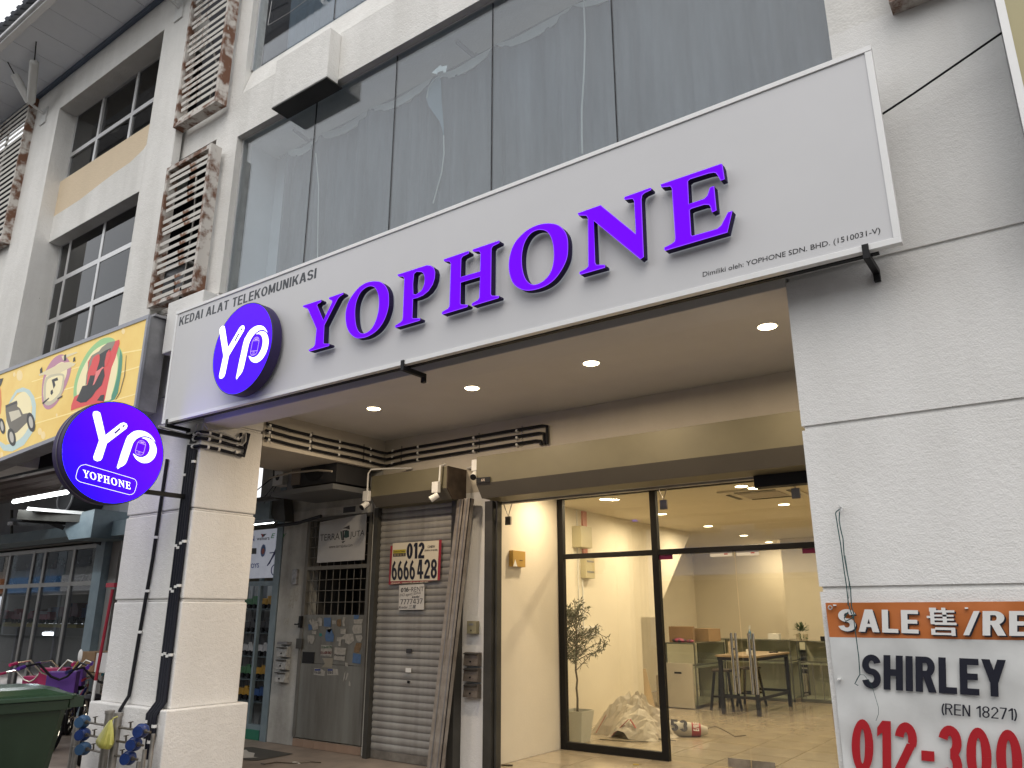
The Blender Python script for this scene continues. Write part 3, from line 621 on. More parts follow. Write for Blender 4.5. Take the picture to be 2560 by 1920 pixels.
def strut(bx, bz, tops, lab):
    t = thing('eave_strut', lab, 'roof strut', (bx, YL-.02, bz), 'tube struts below the eave')
    b = Vector((bx, YL-.02, bz)); mb = MB(); mb.box(bx-.09, bx+.09, YL-.02, YL-.002, bz-.18, bz+.1); mb.beam(b, b+Vector((0, -.2, .06)), .03, .03); mb.make('bracket', mws, t)
    for q in tops:
        q = Vector(q); s = b+Vector((0, -.2, .06)); u = s+(q-s)*.72
        mb = MB(); mb.tube([s, s+(q-s)*.05, u-(q-s)*.03, u], [.03, .06, .06, .03], 14); mb.make('tube', mws, t, smooth=True)
        MB().cyl(u, q, .008, 6).make('tie_rod', M_black, t)
strut(-11.86, 7.42, ((-10.95, 3.5, 7.90), (-11.75, 3.45, 7.90)), 'pair of white tubular struts under the eave left of the dark gridded window')
strut(-8.2, 7.46, ((-7.4, 3.5, 7.90), (-8.0, 3.4, 7.90)), 'white struts under the eave cut by the top edge, beside the upper louvre screen')
# neighbour's walkway
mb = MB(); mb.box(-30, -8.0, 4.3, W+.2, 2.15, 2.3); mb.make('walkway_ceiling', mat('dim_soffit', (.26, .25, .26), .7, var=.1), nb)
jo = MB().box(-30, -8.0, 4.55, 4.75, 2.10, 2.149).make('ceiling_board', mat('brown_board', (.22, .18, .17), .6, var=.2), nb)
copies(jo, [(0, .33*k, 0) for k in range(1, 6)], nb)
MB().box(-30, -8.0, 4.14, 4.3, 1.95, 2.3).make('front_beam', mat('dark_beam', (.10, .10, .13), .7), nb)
mb = MB(); mb.box(-30, -13.0, W, W+.15, 1.42, 2.149); mb.make('walkway_wall', plaster('grey_wall', (.42, .45, .48), (.25, .26, .28), bump=.1), nb)
mb = MB(); mb.prism([(-30, W-.30, 1.44), (-30, W-.32, 1.26), (-30, W-.20, 1.20), (-30, W, 1.20), (-30, W, 1.44)], (16.4, 0, 0)); mb.make('shutter_housing', M_bluest, nb)
mb = MB(); mb.prism([(-13.5, W-.6, 1.55), (-13.5, W-.6, 1.32), (-13.3, W-.6, 1.15), (-12.6, W-.6, 1.15), (-12.6, W-.6, 1.60)], (0, .6, 0)); mb.make('shutter_housing', M_bluest, nb, bevel=.005)
MB().box(-12.6, -8.6, W-.28, W, 1.2, 1.44).make('shutter_housing', M_bluest, nb)
# our pillars party wall continuation / left shop front
col = MB(); col.box(-13.34, -13.06, W-.12, W+.1, FL, 1.2); col.make('steel_column', M_bluest, nb)
MB().box(-8.73, -8.61, W-.03, W+.1, FL, 1.75).make('steel_column', M_bluest, nb)
mb = MB(); mb.box(-13.05, -12.8, W, W+.1, FL, 1.2); mb.make('shutter_guide', M_shut, nb)
mb = MB()
mx_ = [-23, -21, -19.4, -17.9, -17.5, -16.85, -15.85, -15.4, -14.32, -13.36]
for x in mx_: mb.box(x-.04, x+.04, W, W+.06, FL, 1.15)
for a, b in zip(mx_[:-1], mx_[1:]):
    mb.box(a+.04, b-.04, W+.002, W+.058, 1.08, 1.15); mb.box(a+.04, b-.04, W+.002, W+.058, .46, .53)
lf = mb.make('shopfront_frame', mat('shop_alu', (.30, .30, .29), .4, metal=.6, var=.2), nb)
for a, b in zip(mx_[:-1], mx_[1:]):
    for c, d in ((.53, 1.08), (FL, .46)): MB().box(a+.04, b-.04, W+.02, W+.03, c, d).make('pane', glass('smoky_glass', (.75, .77, .8), ior=1.12), lf)
mb = MB(); mb.cyl((-30, W-.1, 1.19), (-13.5, W-.1, 1.19), .03, 10); mb.beam((-16.2, W-.1, 1.22), (-16.2, W-.1, 1.42), .04, .04); mb.beam((-16.2, W-.1, 1.42), (-16.45, W-.2, 1.42), .04, .04); mb.beam((-16.45, W-.2, 1.42), (-16.4, W-.3, 1.9), .04, .04); mb.make('awning_bar', M_dkst, nb)
mb = MB(); mb.beam((-14.9, W-.4, 1.62), (-13.2, W-.1, 1.12), .06, .06); mb.make('brace', M_black, nb)
# toy shop interior (left)
mtw = mat('toy_shop_wall', (.20, .20, .18), .8, var=.1)
mb = MB(); mb.box(-30, -8.6, 12.0, 12.1, FL, 2.1); mb.box(-30, -8.6, W+.25, 12, 1.45, 1.55); mb.box(-8.62, -8.52, W+.21, 12, FL, 2.0); mb.make('toy_shop_wall', mtw, nb)
MB().box(-30, -8.6, 6.98, 12, -1.85, FL).make('toy_shop_floor', M_floor, nb)
MB().box(-30, -13.4, W+.1, 8.6, .40, .50).make('mezzanine', M_wood, nb)
MB().box(-30, -13.4, 8.6, 8.65, .50, 1.44).make('added_dark_backing', mat('navy_back', (.035, .04, .07), .8), nb)  # navy panel added to darken what shows behind the upper panes
# ================================================================= MAIN SIGNBOARD
DS = 4.0
sb = thing('signboard', 'long silver white signboard with raised glowing purple YOPHONE letters over the shop opening', 'signboard', (-3.8, 4.0, 1.79))
SX0, SX1, SZ0, SZ1 = -7.12, -.45, 1.79, 2.98
MB().box(SX0+.03, SX1-.03, DS, DS+.012, SZ0+.03, SZ1-.03).make('panel', M_panel, sb)
mb = MB(); mb.box(SX0, SX1, DS-.010, DS+.035, SZ1-.032, SZ1); mb.box(SX0, SX1, DS-.010, DS+.035, SZ0, SZ0+.034); mb.box(SX0, SX0+.03, DS-.008, DS+.033, SZ0+.034, SZ1-.032); mb.box(SX1-.036, SX1, DS-.008, DS+.033, SZ0+.034, SZ1-.032)
mb.make('edge_frame', M_aluw, sb, bevel=.002)
mb = MB(); mb.box(SX0+.04, SX1-.12, DS+.04, DS+.075, SZ0-.004, SZ0+.03); mb.box(SX0+.04, SX1-.12, DS+.04, DS+.075, SZ1-.05, SZ1-.02)
for x in [SX0+.04+k*.80 for k in range(9)]: mb.box(x, x+.03, DS+.041, DS+.074, SZ0+.03, SZ1-.05)
mb.make('back_frame', M_black, sb)
for x in (-7.02, -3.87, -.62):
    mb = MB(); mb.box(x-.016, x+.016, DS-.016, YF-.001, SZ0-.045, SZ0-.012); mb.box(x-.016, x+.016, DS-.018, DS-.011, SZ0-.045, SZ0+.035); mb.box(x-.016, x+.016, YF-.03, YF-.001, SZ0-.085, SZ0-.045); mb.make('bracket', M_black, sb)
YLt = 3.93
G = {}
L1 = lambda x, y: (740+x/5.821, 640+y/5.821); L2 = lambda x, y: (1080+x/5.821, 540+y/5.821); L3 = lambda x, y: (1430+x/5.144, 390+y/5.144)
G['Y'] = (L1, [(105,722),(368,637),(372,660),(355,682),(322,695),(310,720),(400,935),(525,680),(528,655),(482,630),(482,605),(690,533),(692,556),(640,590),(610,625),(415,1010),(403,1262),(412,1275),(488,1278),(487,1300),(475,1312),(200,1390),(188,1382),(192,1362),(255,1325),(278,1290),(300,1060),(178,780),(160,762),(105,745)], [])
G['O1'] = (L1, [(1180,368),(1240,382),(1300,430),(1345,520),(1355,640),(1345,760),(1300,905),(1235,1020),(1150,1110),(1040,1175),(940,1198),(880,1195),(820,1160),(770,1100),(735,1010),(722,890),(735,760),(775,650),(840,545),(920,455),(1010,395),(1100,370)],
    [(1110,442),(1150,462),(1185,520),(1205,600),(1208,700),(1198,810),(1170,920),(1120,1030),(1060,1095),(1000,1125),(950,1125),(910,1090),(880,1020),(865,920),(862,800),(875,690),(905,600),(950,520),(1010,468),(1065,442)])
G['P'] = (L1, [(1480,270),(1900,135),(1960,138),(2010,175),(2028,240),(2020,330),(1990,420),(1930,510),(1850,575),(1770,610),(1705,625),(1695,895),(1705,908),(1810,905),(1808,935),(1790,945),(1450,1045),(1443,1030),(1448,1010),(1520,965),(1545,940),(1555,900),(1578,330),(1560,300),(1490,298)],
    [(1720,262),(1800,232),(1840,240),(1865,275),(1875,340),(1865,420),(1835,490),(1790,530),(1710,552)])
G['H'] = (L2, [(170,632),(530,508),(543,525),(535,548),(450,590),(428,625),(420,888),(702,805),(708,545),(690,515),(600,518),(590,500),(598,485),(975,357),(985,370),(980,395),(890,440),(868,475),(860,1140),(875,1160),(978,1162),(978,1185),(965,1198),(590,1310),(578,1295),(585,1270),(670,1220),(690,1190),(702,885),(420,970),(415,1270),(425,1288),(525,1292),(523,1312),(510,1328),(155,1435),(143,1425),(150,1395),(235,1345),(255,1315),(275,690),(255,662),(180,662)], [])
G['O2'] = (L2, [(1730,108),(1820,125),(1890,170),(1950,250),(1978,350),(1982,480),(1970,600),(1930,710),(1870,815),(1790,920),(1690,1000),(1570,1055),(1450,1083),(1350,1083),(1260,1050),(1190,990),(1145,900),(1120,780),(1122,650),(1150,520),(1200,400),(1280,300),(1380,210),(1500,145),(1620,112)],
    [(1590,202),(1650,215),(1700,255),(1740,330),(1765,430),(1775,560),(1765,690),(1735,800),(1680,890),(1600,960),(1510,997),(1440,990),(1380,940),(1340,860),(1315,750),(1308,620),(1320,500),(1350,390),(1400,300),(1460,240),(1530,208)])
G['N'] = (L3, [(75,735),(370,632),(825,1005),(800,580),(780,552),(680,565),(670,548),(680,525),(1010,407),(1022,415),(1018,440),(940,475),(905,505),(895,560),(925,1298),(880,1330),(280,835),(300,1370),(315,1400),(420,1398),(430,1415),(425,1438),(110,1528),(95,1515),(100,1490),(180,1450),(210,1420),(205,800),(185,768),(85,765)], [])
G['E'] = (L3, [(1140,365),(1925,97),(1940,130),(1965,300),(1912,318),(1880,260),(1850,220),(1820,215),(1760,225),(1520,300),(1492,325),(1505,618),(1700,550),(1740,510),(1775,405),(1830,388),(1860,700),(1802,728),(1780,650),(1760,628),(1700,628),(1540,678),(1515,695),(1535,1015),(1545,1028),(1870,935),(1920,890),(2005,725),(2065,705),(2000,985),(1200,1220),(1185,1205),(1190,1175),(1280,1130),(1320,1100),(1328,1060),(1285,420),(1265,392),(1150,405)], [])
def smooth_loop(p, n=3):
    out = []; N = len(p)
    for i in range(N):
        a, b, c, d = [Vector(p[(i+k-1) % N]) for k in range(4)]
        for k in range(n):
            t = k/n; out.append(.5*((2*b)+(c-a)*t+(2*a-5*b+4*c-d)*t*t+(3*b-3*c+d-a)*t**3))
    return out
def inset_loop(p, d, nrm):
    N = len(p); nrm = Vector(nrm); area = sum((p[i].cross(p[(i+1) % N])).dot(nrm) for i in range(N)); sg = 1 if area > 0 else -1
    out = []
    for i in range(N):
        t = (p[(i+1) % N]-p[i-1]); t.normalize(); out.append(p[i]+nrm.cross(t)*sg*d)
    return out
def fill_faces(loops):
    """triangulate a region bounded by outer loop and holes"""
    from mathutils.geometry import tessellate_polygon
    pts = [q for l in loops for q in l]; return pts, [tuple(t) for t in tessellate_polygon([[Vector(q) for q in l] for l in loops])]
def glyph3d(loops, off):
    pts, tri = fill_faces(loops); n = len(pts); off = Vector(off); v = pts+[q+off for q in pts]
    f = list(tri)+[tuple(i+n for i in t) for t in tri]; b = 0
    for l in loops:
        m = len(l)
        for i in range(m): f.append((b+i, b+(i+1) % m, b+(i+1) % m+n, b+i+n))
        b += m
    return v, f
for key, (fn, outer, inner) in G.items():
    lo = [[onY(*fn(*q), YLt) for q in outer]]
    if inner: lo.append([onY(*fn(*q), YLt) for q in inner])
    if key[0] == 'O': lo = [smooth_loop(l) for l in lo]
    elif key == 'P': lo[1] = smooth_loop(lo[1], 2)
    G[key] = (fn, outer, inner, lo)
    v, f = glyph3d(lo, (0, .052, 0)); body = MB().add(v, f).make('letter', M_lside, sb, label='letter '+key[0])
    lo2 = [inset_loop(l, .0045*(1 if k == 0 else -1), (0, -1, 0)) for k, l in enumerate(lo)]
    lf_ = [[q+Vector((0, -.0015, 0)) for q in l] for l in lo]; pts, tri = fill_faces(lf_); MB().add(pts, tri).make('letter_rim', M_prim, body)
    lf_ = [[q+Vector((0, -.0030, 0)) for q in l] for l in lo2]; pts, tri = fill_faces(lf_); MB().add(pts, tri).make('letter_face', M_purple, body)
    # white light seam behind the letter, where the halo leaks out
    lh = [[Vector((q.x, 3.984, q.z)) for q in inset_loop(l, .001*(1 if k == 0 else -1), (0, -1, 0))] for k, l in enumerate(lo)]
    v, f = glyph3d(lh, (0, .004, 0)); MB().add(v, f).make('halo_light', emis('halo_white', (.85, .9, 1), .22), body)
K5 = lambda x, y: (420+x/5.53, 640+y/5.53)
bold_text('lettering', 'KEDAI ALAT TELEKOMUNIKASI', quad_fit(onY(*K5(150,970), DS), onY(*K5(2045,305), DS), onY(*K5(160,850), DS)+Vector((.01, 0, 0))), mat('grey_print', (.05, .055, .065), .5), sb, t=.195, gap=.10, thick=.0006)
D5 = lambda x, y: onY(1740+x/4.608, 560+y/4.608, DS)
thin_text('lettering', 'Dimiliki oleh: YOPHONE SDN. BHD. (1510031-V)', quad_fit(D5(78,622), D5(2125,112), D5(78,548)), mat('black_print', (.012, .012, .015), .5), sb, off=(0, -.0014, -.004), bold=.004)
# ---- the round logo, shared by both discs: outline in disc units (u right, v up, disc radius 1)
LN = lambda pts: [((x-950)/757, (820-y)/757) for x, y in pts]
Ymk = LN([(535,300),(545,272),(590,256),(635,270),(655,310),(765,592),(965,368),(1010,347),(1055,357),(1075,390),(1065,430),(805,710),(770,940),(752,975),(705,995),(655,980),(640,940),(685,685),(538,330)])
H1 = LN([(1018,378),(1036,392),(1011,426),(990,410)]); H2 = LN([(958,440),(980,456),(906,548),(884,530)])
Pmk = LN([(1005,1038),(1080,600),(1120,520),(1190,450),(1280,422),(1370,425),(1450,455),(1510,505),(1550,560),(1480,510),(1400,492),(1330,505),(1260,545),(1210,610),(1190,680),(1145,920),(1110,990),(1060,1025)])
Cmk = LN([(1322,530),(1400,512),(1480,530),(1545,580),(1585,660),(1588,740),(1560,820),(1500,885),(1420,912),(1350,905),(1280,870),(1240,825),(1222,792),(1290,825),(1350,832),(1410,810),(1455,760),(1475,690),(1465,620),(1430,570),(1380,540)])
PH = LN([(1280,600),(1300,580),(1330,572),(1362,578),(1385,595),(1400,630),(1385,760),(1372,785),(1350,798),(1310,802),(1278,795),(1260,775),(1250,745),(1268,620)])
PL1 = LN([(1277,608),(1396,630)]); PL2 = LN([(1252,738),(1387,758)]); PHC = (1312, 774)
BX = LN([(440,1250),(447,1170),(462,1120),(490,1088),(545,1066),(1270,1170),(1310,1182),(1335,1212),(1347,1252),(1335,1345),(1320,1385),(1290,1412),(1250,1420),(510,1325),(470,1305),(446,1280)])
def logo(parent, cen, u, v, n, r, text=True, k_=1.0, c0_=(0, 0)):
    cen = Vector(cen); u = Vector(u)*r; v = Vector(v)*r; n = Vector(n)
    T = lambda p, h: cen+u*((p[0]-c0_[0])*k_)+v*((p[1]-c0_[1])*k_)+n*h
    for nm, ps in (('mark_letter', Ymk), ('mark_letter', Pmk), ('mark_letter', Cmk)):
        a = [T(p, .002) for p in ps]; a = smooth_loop(a, 2) if ps is not Ymk else a; pts, tri = fill_faces([a])
        # dark keyline around, then the lit white face
        big_ = inset_loop(a, -.0045*(r/.45), n); p2, t2 = fill_faces([[q-n*.001 for q in big_]])
        MB().add(p2, t2).make('mark_outline', emis('outline_indigo', (.03, 0, .25), 1), parent)
        MB().add(pts, tri).make(nm, M_litw, parent)
    mb = MB()
    for h in (H1, H2): mb.add([T(p, .0032) for p in h], [tuple(range(4))])
    mb.make('mark_slot', emis('slot_indigo', (.04, .02, .2), 1), parent)
    mb = MB(); tl = .011
    def rib(ps, closed, t):
        for qd in ribbon(ps, t, closed): mb.add([T(p, .0026) for p in qd], [(0, 1, 2, 3)])
    rib(PH, True, tl); rib(PL1, False, tl*.8); rib(PL2, False, tl*.8)
    c0 = LN([PHC])[0]; rib([(c0[0]+.022*math.cos(k*.785), c0[1]+.022*math.sin(k*.785)) for k in range(8)], True, tl*.7)
    rib(LN([(1312,596),(1372,605)]), False, .022)
    mb.make('phone_outline', emis('lilac', (.55, .35, 1), 1), parent)
    if text:
        mb = MB(); mb2 = mb
        for qd in ribbon(BX, .007, True): mb.add([T(p, .0026) for p in qd], [(0, 1, 2, 3)])
        mb.make('name_box', M_litw, parent)
        # upright serif letters made from the big ones
        allz = [q.z for k in G for q in G[k][3][0]]; 
        seq = ['Y', 'O1', 'P', 'H', 'O2', 'N', 'E']; W_ = []; loops = []
        for k in seq:
            lo = G[k][3]; zs = [q.z for q in lo[0]]; z0, z1 = min(zs), max(zs)
            un = [[((q.x-(q.z-z0)*.17), (q.z-z0)/(z1-z0)) for q in l] for l in lo]
            xs = [a for a, b in un[0]]; x0, x1 = min(xs), max(xs); loops.append([[(a-x0, b) for a, b in l] for l in un]); W_.append(x1-x0)
        gap = .05; tot = sum(W_)+gap*6; x = 0
        bl, br, tl_ = LN([(525,1248), (1262,1342), (519,1143)])
        mb = MB()
        for l, w_ in zip(loops, W_):
            LL = [[T((bl[0]+(br[0]-bl[0])*((a+x)/tot)+(tl_[0]-bl[0])*b, bl[1]+(br[1]-bl[1])*((a+x)/tot)+(tl_[1]-bl[1])*b), .0028) for a, b in q] for q in l]
            pts, tri = fill_faces(LL); mb.add(pts, tri); x += w_+gap
        mb.make('name_letters', M_litw, parent)
def disc_ring(cen, n, r, th, parent, mface, rimw=.008):
    cen = Vector(cen); n = Vector(n)
    d = MB().cyl(cen-n*th, cen-n*.002, r, 72).make('drum', mat('drum_side', (.035, .022, .09), .5, var=.15, spec=.3), parent, smooth=True)
    mb = MB(); mb.torus(cen-n*.004, n, r-.004, .006, 72, 8); mb.make('rim', mat('dark_rim', (.03, .025, .05), .3, metal=.3), parent, smooth=True)
    mb = MB(); up = Vector((0,0,1)); a = up.cross(n).normalized(); k = 72
    mb.add([cen+(a*math.cos(2*math.pi*i/k)+up*math.sin(2*math.pi*i/k))*(r-rimw) for i in range(k)], [tuple(range(k))]); return mb.make('lit_face', mface, parent)
# raised disc on the board
g_disc = emis_grad('disc_print', (.045, 0, 1.3), (.15, .015, .9), (.45, 0, .9), -.75, 1.75-.2)
lg = disc_ring((-5.735, 3.865, 2.265), (0, -1, 0), .426, .10, sb, g_disc)
# mesh coords are relative to the sign origin; logo pieces sit under the lit face
rel = lambda: None
logo(lg, (-5.735, 3.863, 2.265), (1, 0, 0), (-.0, 0, 1), (0, -1, 0), .426, text=False, k_=1.27, c0_=(.135, .215))
for o in list(COL.objects):
    pass
# ================================================================= ROUND PROJECTING SIGN
RX = -6.85
rs = thing('projecting_sign', 'round double sided purple light box sign on black arms beside the left pillar', 'sign', (RX-.05, 3.44, .93))
g_r = emis_grad('round_print', (.008, 0, 2.6), (.12, 0, 2.1), (0, .75, .66), -.18, .80)
fc = disc_ring((RX, 3.445, 1.385), (1, 0, 0), .46, .075, rs, g_r)
logo(fc, (RX+.001, 3.445, 1.385), (0, 1, 0), (0, .0, 1), (1, 0, 0), .452)
mb = MB(); mb.cyl((RX-.085, 3.445, 1.385), (RX-.165, 3.445, 1.385), .458, 72); mb.make('drum', MC['drum_side'], rs, smooth=True)
mb = MB(); mb.cyl((RX-.075, 3.445, 1.385), (RX-.085, 3.445, 1.385), .466, 72); mb.make('seam_band', mat('seam', (.16, .15, .18), .3, metal=.6), rs, smooth=True)
g_b = emis_grad('back_print', (.012, 0, 1.0), (.17, 0, .83), (0, -.75, .66), 0, .9)
mb = MB(); mb.add([Vector((RX-.166, 3.445+.45*math.cos(k*.0873), 1.385+.45*math.sin(k*.0873))) for k in range(72)], [tuple(range(72))]); bk = mb.make('lit_face', g_b, rs)
logo(bk, (RX-.167, 3.445, 1.385), (0, -1, 0), (0, 0, 1), (-1, 0, 0), .452)
for z in (1.67, 1.085):
    mb = MB(); mb.box(RX-.10, RX-.06, 3.72 if z > 1.5 else 3.78, YF-.002, z-.02, z+.02); mb.box(RX-.13, RX-.03, YF-.012, YF-.001, z-.05, z+.05); mb.make('arm', M_black, rs)
mb = MB(); mb.tube([(RX-.08, 3.86, 1.72), (RX-.08, 4.0, 1.705), (RX-.08, 4.15, 1.69), (RX+.0, 4.2, 1.72), (RX+.03, 4.19, 1.79)], .010, 7); mb.make('cable', M_grplas, rs, smooth=True)
for zz in (1.67, 1.085):
    pass
# ================================================================= NEIGHBOUR LIGHT BOX (yellow)
ys = thing('yellow_signboard', 'yellow printed light box sign with a red car seat and toys on the neighbouring shop', 'signboard', (-10, 3.89, 1.95))
YY = 3.885
def yq(x0, x1, y0, y1, a0, a1, b0, b1): return MB().prism([(x0, y0, a0), (x1, y0, a1), (x1, y0, b1), (x0, y0, b0)], (0, y1-y0, 0))
yq(-13, -7.46, YY+.02, YL-.003, 1.60, 1.975, 3.0, 2.985).make('metal_case', M_grey, ys)
mb = yq(-13, -7.44, YY-.012, YY+.02, 2.985, 2.945, 3.03, 2.99); b__ = yq(-13, -7.44, YY-.012, YY+.02, 1.60, 1.97, 1.645, 2.015); mb.add(b__.v, b__.f); mb.box(-7.475, -7.44, YY-.010, YY+.018, 2.014, 2.946); mb.make('frame', mat('grey_frame', (.33, .34, .38), .4, metal=.3, var=.2), ys)
yq(-13, -7.42, YY+.05, YL-.003, 3.031, 2.991, 3.055, 3.015).make('flashing', M_grey, ys)
m = mat('yellow_print', (.62, .42, .10), .4, base2=(.70, .55, .16), vs_=1.6, lo=.3, hi=.7, emit=(.55, .36, .08), es=.35, streak=False)
yq(-13, -7.475, YY, YY+.018, 1.64, 2.01, 2.99, 2.95).make('printed_face', m, ys)
Sx = lambda pts, d=0: [onY(x/4.1475, 770+y/4.1475, YY)+Vector((0, -.002-d, 0)) for x, y in pts]
def flat(name, pts, m, lay, parent=ys, sm=False):
    a = Sx(pts, lay*.0006)
    if sm: a = smooth_loop(a, 3)
    p, t = fill_faces([a]); return MB().add(p, t).make(name, m, parent)
def ink(n, c, e=.35): return mat('ink_'+n, c, .45, var=.06, emit=c, es=e)
flat('printed_ring', [(1130,305),(1190,330),(1240,410),(1270,480),(1265,620),(1240,760),(1215,860),(1180,940),(1140,970),(900,1000),(800,980),(765,930),(770,800),(800,680),(850,560),(930,430),(1040,330)], ink('green', (.22, .42, .18)), 0, sm=True)
flat('printed_ring', [(1250,430),(1272,500),(1265,640),(1225,880),(1190,950),(1140,960),(1180,860),(1220,700),(1235,560)], ink('dkgreen', (.05, .20, .13)), 1)
flat('printed_ring', [(1100,372),(1170,400),(1215,480),(1225,600),(1200,760),(1160,900),(1130,960),(900,970),(810,930),(800,820),(830,700),(890,570),(970,450)], ink('cream', (.66, .58, .34)), 2, sm=True)
flat('printed_seat', [(1240,328),(1243,370),(1200,520),(1160,620),(1130,760),(1090,950),(1075,980),(1000,990),(900,1010),(800,1040),(738,1065),(742,1010),(775,920),(850,880),(900,810),(912,700),(915,560),(950,500),(1040,465),(1110,420),(1180,350)], ink('red', (.52, .05, .05)), 3)
flat('printed_seat', [(1185,345),(1120,362),(1060,410),(1030,450),(960,490),(930,560),(915,640),(905,790),(890,800),(900,700),(940,600),(1000,520),(1060,500),(1160,440),(1200,350)], ink('grey', (.18, .17, .13)), 4)
flat('printed_seat', [(1155,415),(1100,440),(1040,480),(1020,560),(985,700),(940,700),(910,800),(860,810),(830,880),(795,960),(840,985),(900,975),(960,920),(1000,860),(1060,800),(1090,700),(1080,620),(1120,560)], ink('black', (.02, .02, .022), .1), 5)
flat('printed_seat', [(1030,480),(970,520),(950,600),(955,680),(990,690),(1015,620),(1038,540)], ink('red', (.52, .05, .05)), 6, sm=True)
flat('printed_seat', [(1140,430),(1110,470),(1090,560),(1090,610),(1110,600),(1150,500)], ink('red', (.52, .05, .05)), 6)
flat('printed_seat', [(1035,640),(1000,660),(980,760),(965,805),(985,790),(1030,700),(1060,640),(1085,620),(1070,610)], ink('pink', (.60, .16, .15)), 7)
flat('printed_seat', [(1085,900),(1050,905),(1010,960),(1080,968)], ink('black', (.02, .02, .022), .1), 6)
flat('printed_stroke', [(1310,490),(1314,492),(1300,700),(1250,880),(1205,955),(1200,950),(1245,870),(1290,700)], ink('line', (.10, .08, .04), .1), 2)
flat('printed_ring', [(645,480),(700,520),(740,600),(730,680),(690,800),(640,900),(590,990),(520,1048),(470,1040),(440,980),(435,850),(450,720),(490,620),(560,520)], ink('mauve', (.36, .17, .24)), 0, sm=True)
flat('printed_ring', [(640,560),(690,600),(695,680),(650,800),(600,900),(520,960),(460,950),(450,850),(470,730),(530,640)], ink('cream', (.66, .58, .34)), 1, sm=True)
flat('printed_drone', [(405,690),(470,655),(560,610),(640,570),(720,560),(790,575),(770,600),(690,640),(640,665),(600,720),(520,710),(470,690),(410,705)], ink('drone', (.55, .48, .30)), 2)
flat('printed_drone', [(480,720),(650,680),(670,760),(640,900),(540,1000),(470,1000),(455,900)], ink('drone2', (.42, .38, .26)), 3, sm=True)
flat('printed_drone', [(500,740),(640,700),(650,760),(620,880),(540,960),(490,960),(480,880)], ink('cream', (.66, .58, .34)), 4, sm=True)
flat('printed_drone', [(640,500),(800,455),(808,465),(680,520),(660,545)], ink('drone', (.55, .48, .30)), 3)
for pts in ([(418,640),(440,610),(445,670),(420,680)], [(670,490),(690,480),(690,545),(665,550)], [(765,520),(782,505),(785,550),(760,560)], [(530,860),(550,845),(556,880),(540,905),(528,890)], [(540,745),(600,720),(608,750),(570,762),(580,800),(560,840),(552,800)], [(440,985),(510,930),(515,940),(450,1000)], [(600,935),(655,905),(648,925),(600,950)]):
    flat('printed_drone', pts, ink('black', (.02, .02, .022), .1), 5)
flat('printed_ring', [(240,822),(310,850),(355,920),(375,1000),(370,1150),(340,1290),(250,1420),(130,1488),(40,1480),(0,1430),(0,1380),(60,1420),(150,1400),(260,1300),(320,1180),(335,1030),(310,920),(250,868),(180,880),(130,960),(90,1000),(120,930),(170,850)], ink('paleblue', (.38, .48, .46)), 0)
flat('printed_ring', [(240,868),(300,910),(330,1000),(310,1200),(240,1330),(140,1400),(80,1380),(60,1200),(90,1050),(140,950)], ink('cream', (.66, .58, .34)), 1, sm=True)
flat('printed_buggy', [(60,1010),(175,960),(185,990),(180,1020),(210,1040),(240,1100),(290,1090),(310,1130),(290,1180),(240,1230),(180,1290),(130,1310),(100,1250),(70,1160),(60,1060)], ink('bugbody', (.13, .115, .09), .2), 2)
flat('printed_buggy', [(95,1080),(200,1055),(225,1120),(120,1180)], ink('bugpale', (.48, .44, .33), .3), 3)
for c, a, b in (((325, 1185), 42, 100), ((125, 1340), 42, 92), ((25, 1225), 30, 82)):
    flat('printed_buggy', [(c[0]+a*math.cos(t*.5236)+b*.15*math.sin(t*.5236), c[1]+b*math.sin(t*.5236)) for t in range(12)], ink('tyre', (.022, .02, .018), .1), 4, sm=True)
    flat('printed_buggy', [(c[0]+a*.5*math.cos(t*.5236)+b*.08*math.sin(t*.5236), c[1]+b*.62*math.sin(t*.5236)) for t in range(12)], ink('hub', (.40, .38, .33), .3), 5, sm=True)
flat('printed_buggy', [(60,1010),(180,965),(184,985),(62,1035)], ink('bugwing', (.05, .045, .04), .1), 4)
flat('printed_ring', [(0,820),(12,860),(18,980),(10,1080),(0,1110)], ink('orange', (.52, .16, .04)), 0)
flat('printed_mark', [(0,735),(38,728),(18,790),(0,825)], ink('black', (.02, .02, .022), .1), 2)
for x, y, r_ in ((205,700,32),(150,690,14),(415,1280,22),(450,1320,24),(20,1520,16),(590,1110,10),(1280,240,18)):
    flat('printed_spot', [(x+r_*math.cos(t*.785), y+r_*1.7*math.sin(t*.785)) for t in range(8)], ink('spot', (.66, .52, .26)), 0, sm=True)
for (x0, y0, x1, y1, hh) in ((330,760,1230,480,10),(120,1010,1450,600,14),(240,1230,1430,880,12),(1270,460,1500,420,14)):
    flat('printed_beam', [(x0,y0),(x1,y1),(x1,y1+hh),(x0,y0+hh)], ink('beam', (.72, .58, .24)), -.5)
# right neighbour's light box
ks = thing('khaki_signboard', 'plain khaki light box sign of the next shop at the right edge of the wall', 'signboard', (1, 3.9, 1.9))
MB().box(.135, 3, 3.92, YF-.003, 1.85, 6.0).make('metal_case', M_grey, ks)
MB().box(.13, .165, 3.888, 3.92, 1.85, 6.0).make('edge_frame', M_aluw, ks)
MB().box(.165, 3, 3.895, 3.919, 1.85, 6.0).make('face', mat('khaki_face', (.42, .37, .20), .5, var=.05), ks)
top(MB().tube([(-.62, 4.10, 2.55), (-.45, 4.10, 2.61), (-.3, 4.10, 2.665), (-.1, 4.1, 2.745), (.16, 4.1, 2.85)], .006, 6), 'black_cable', M_black, 'straight black cable strung from the long signboard to the khaki sign box', 'cable')
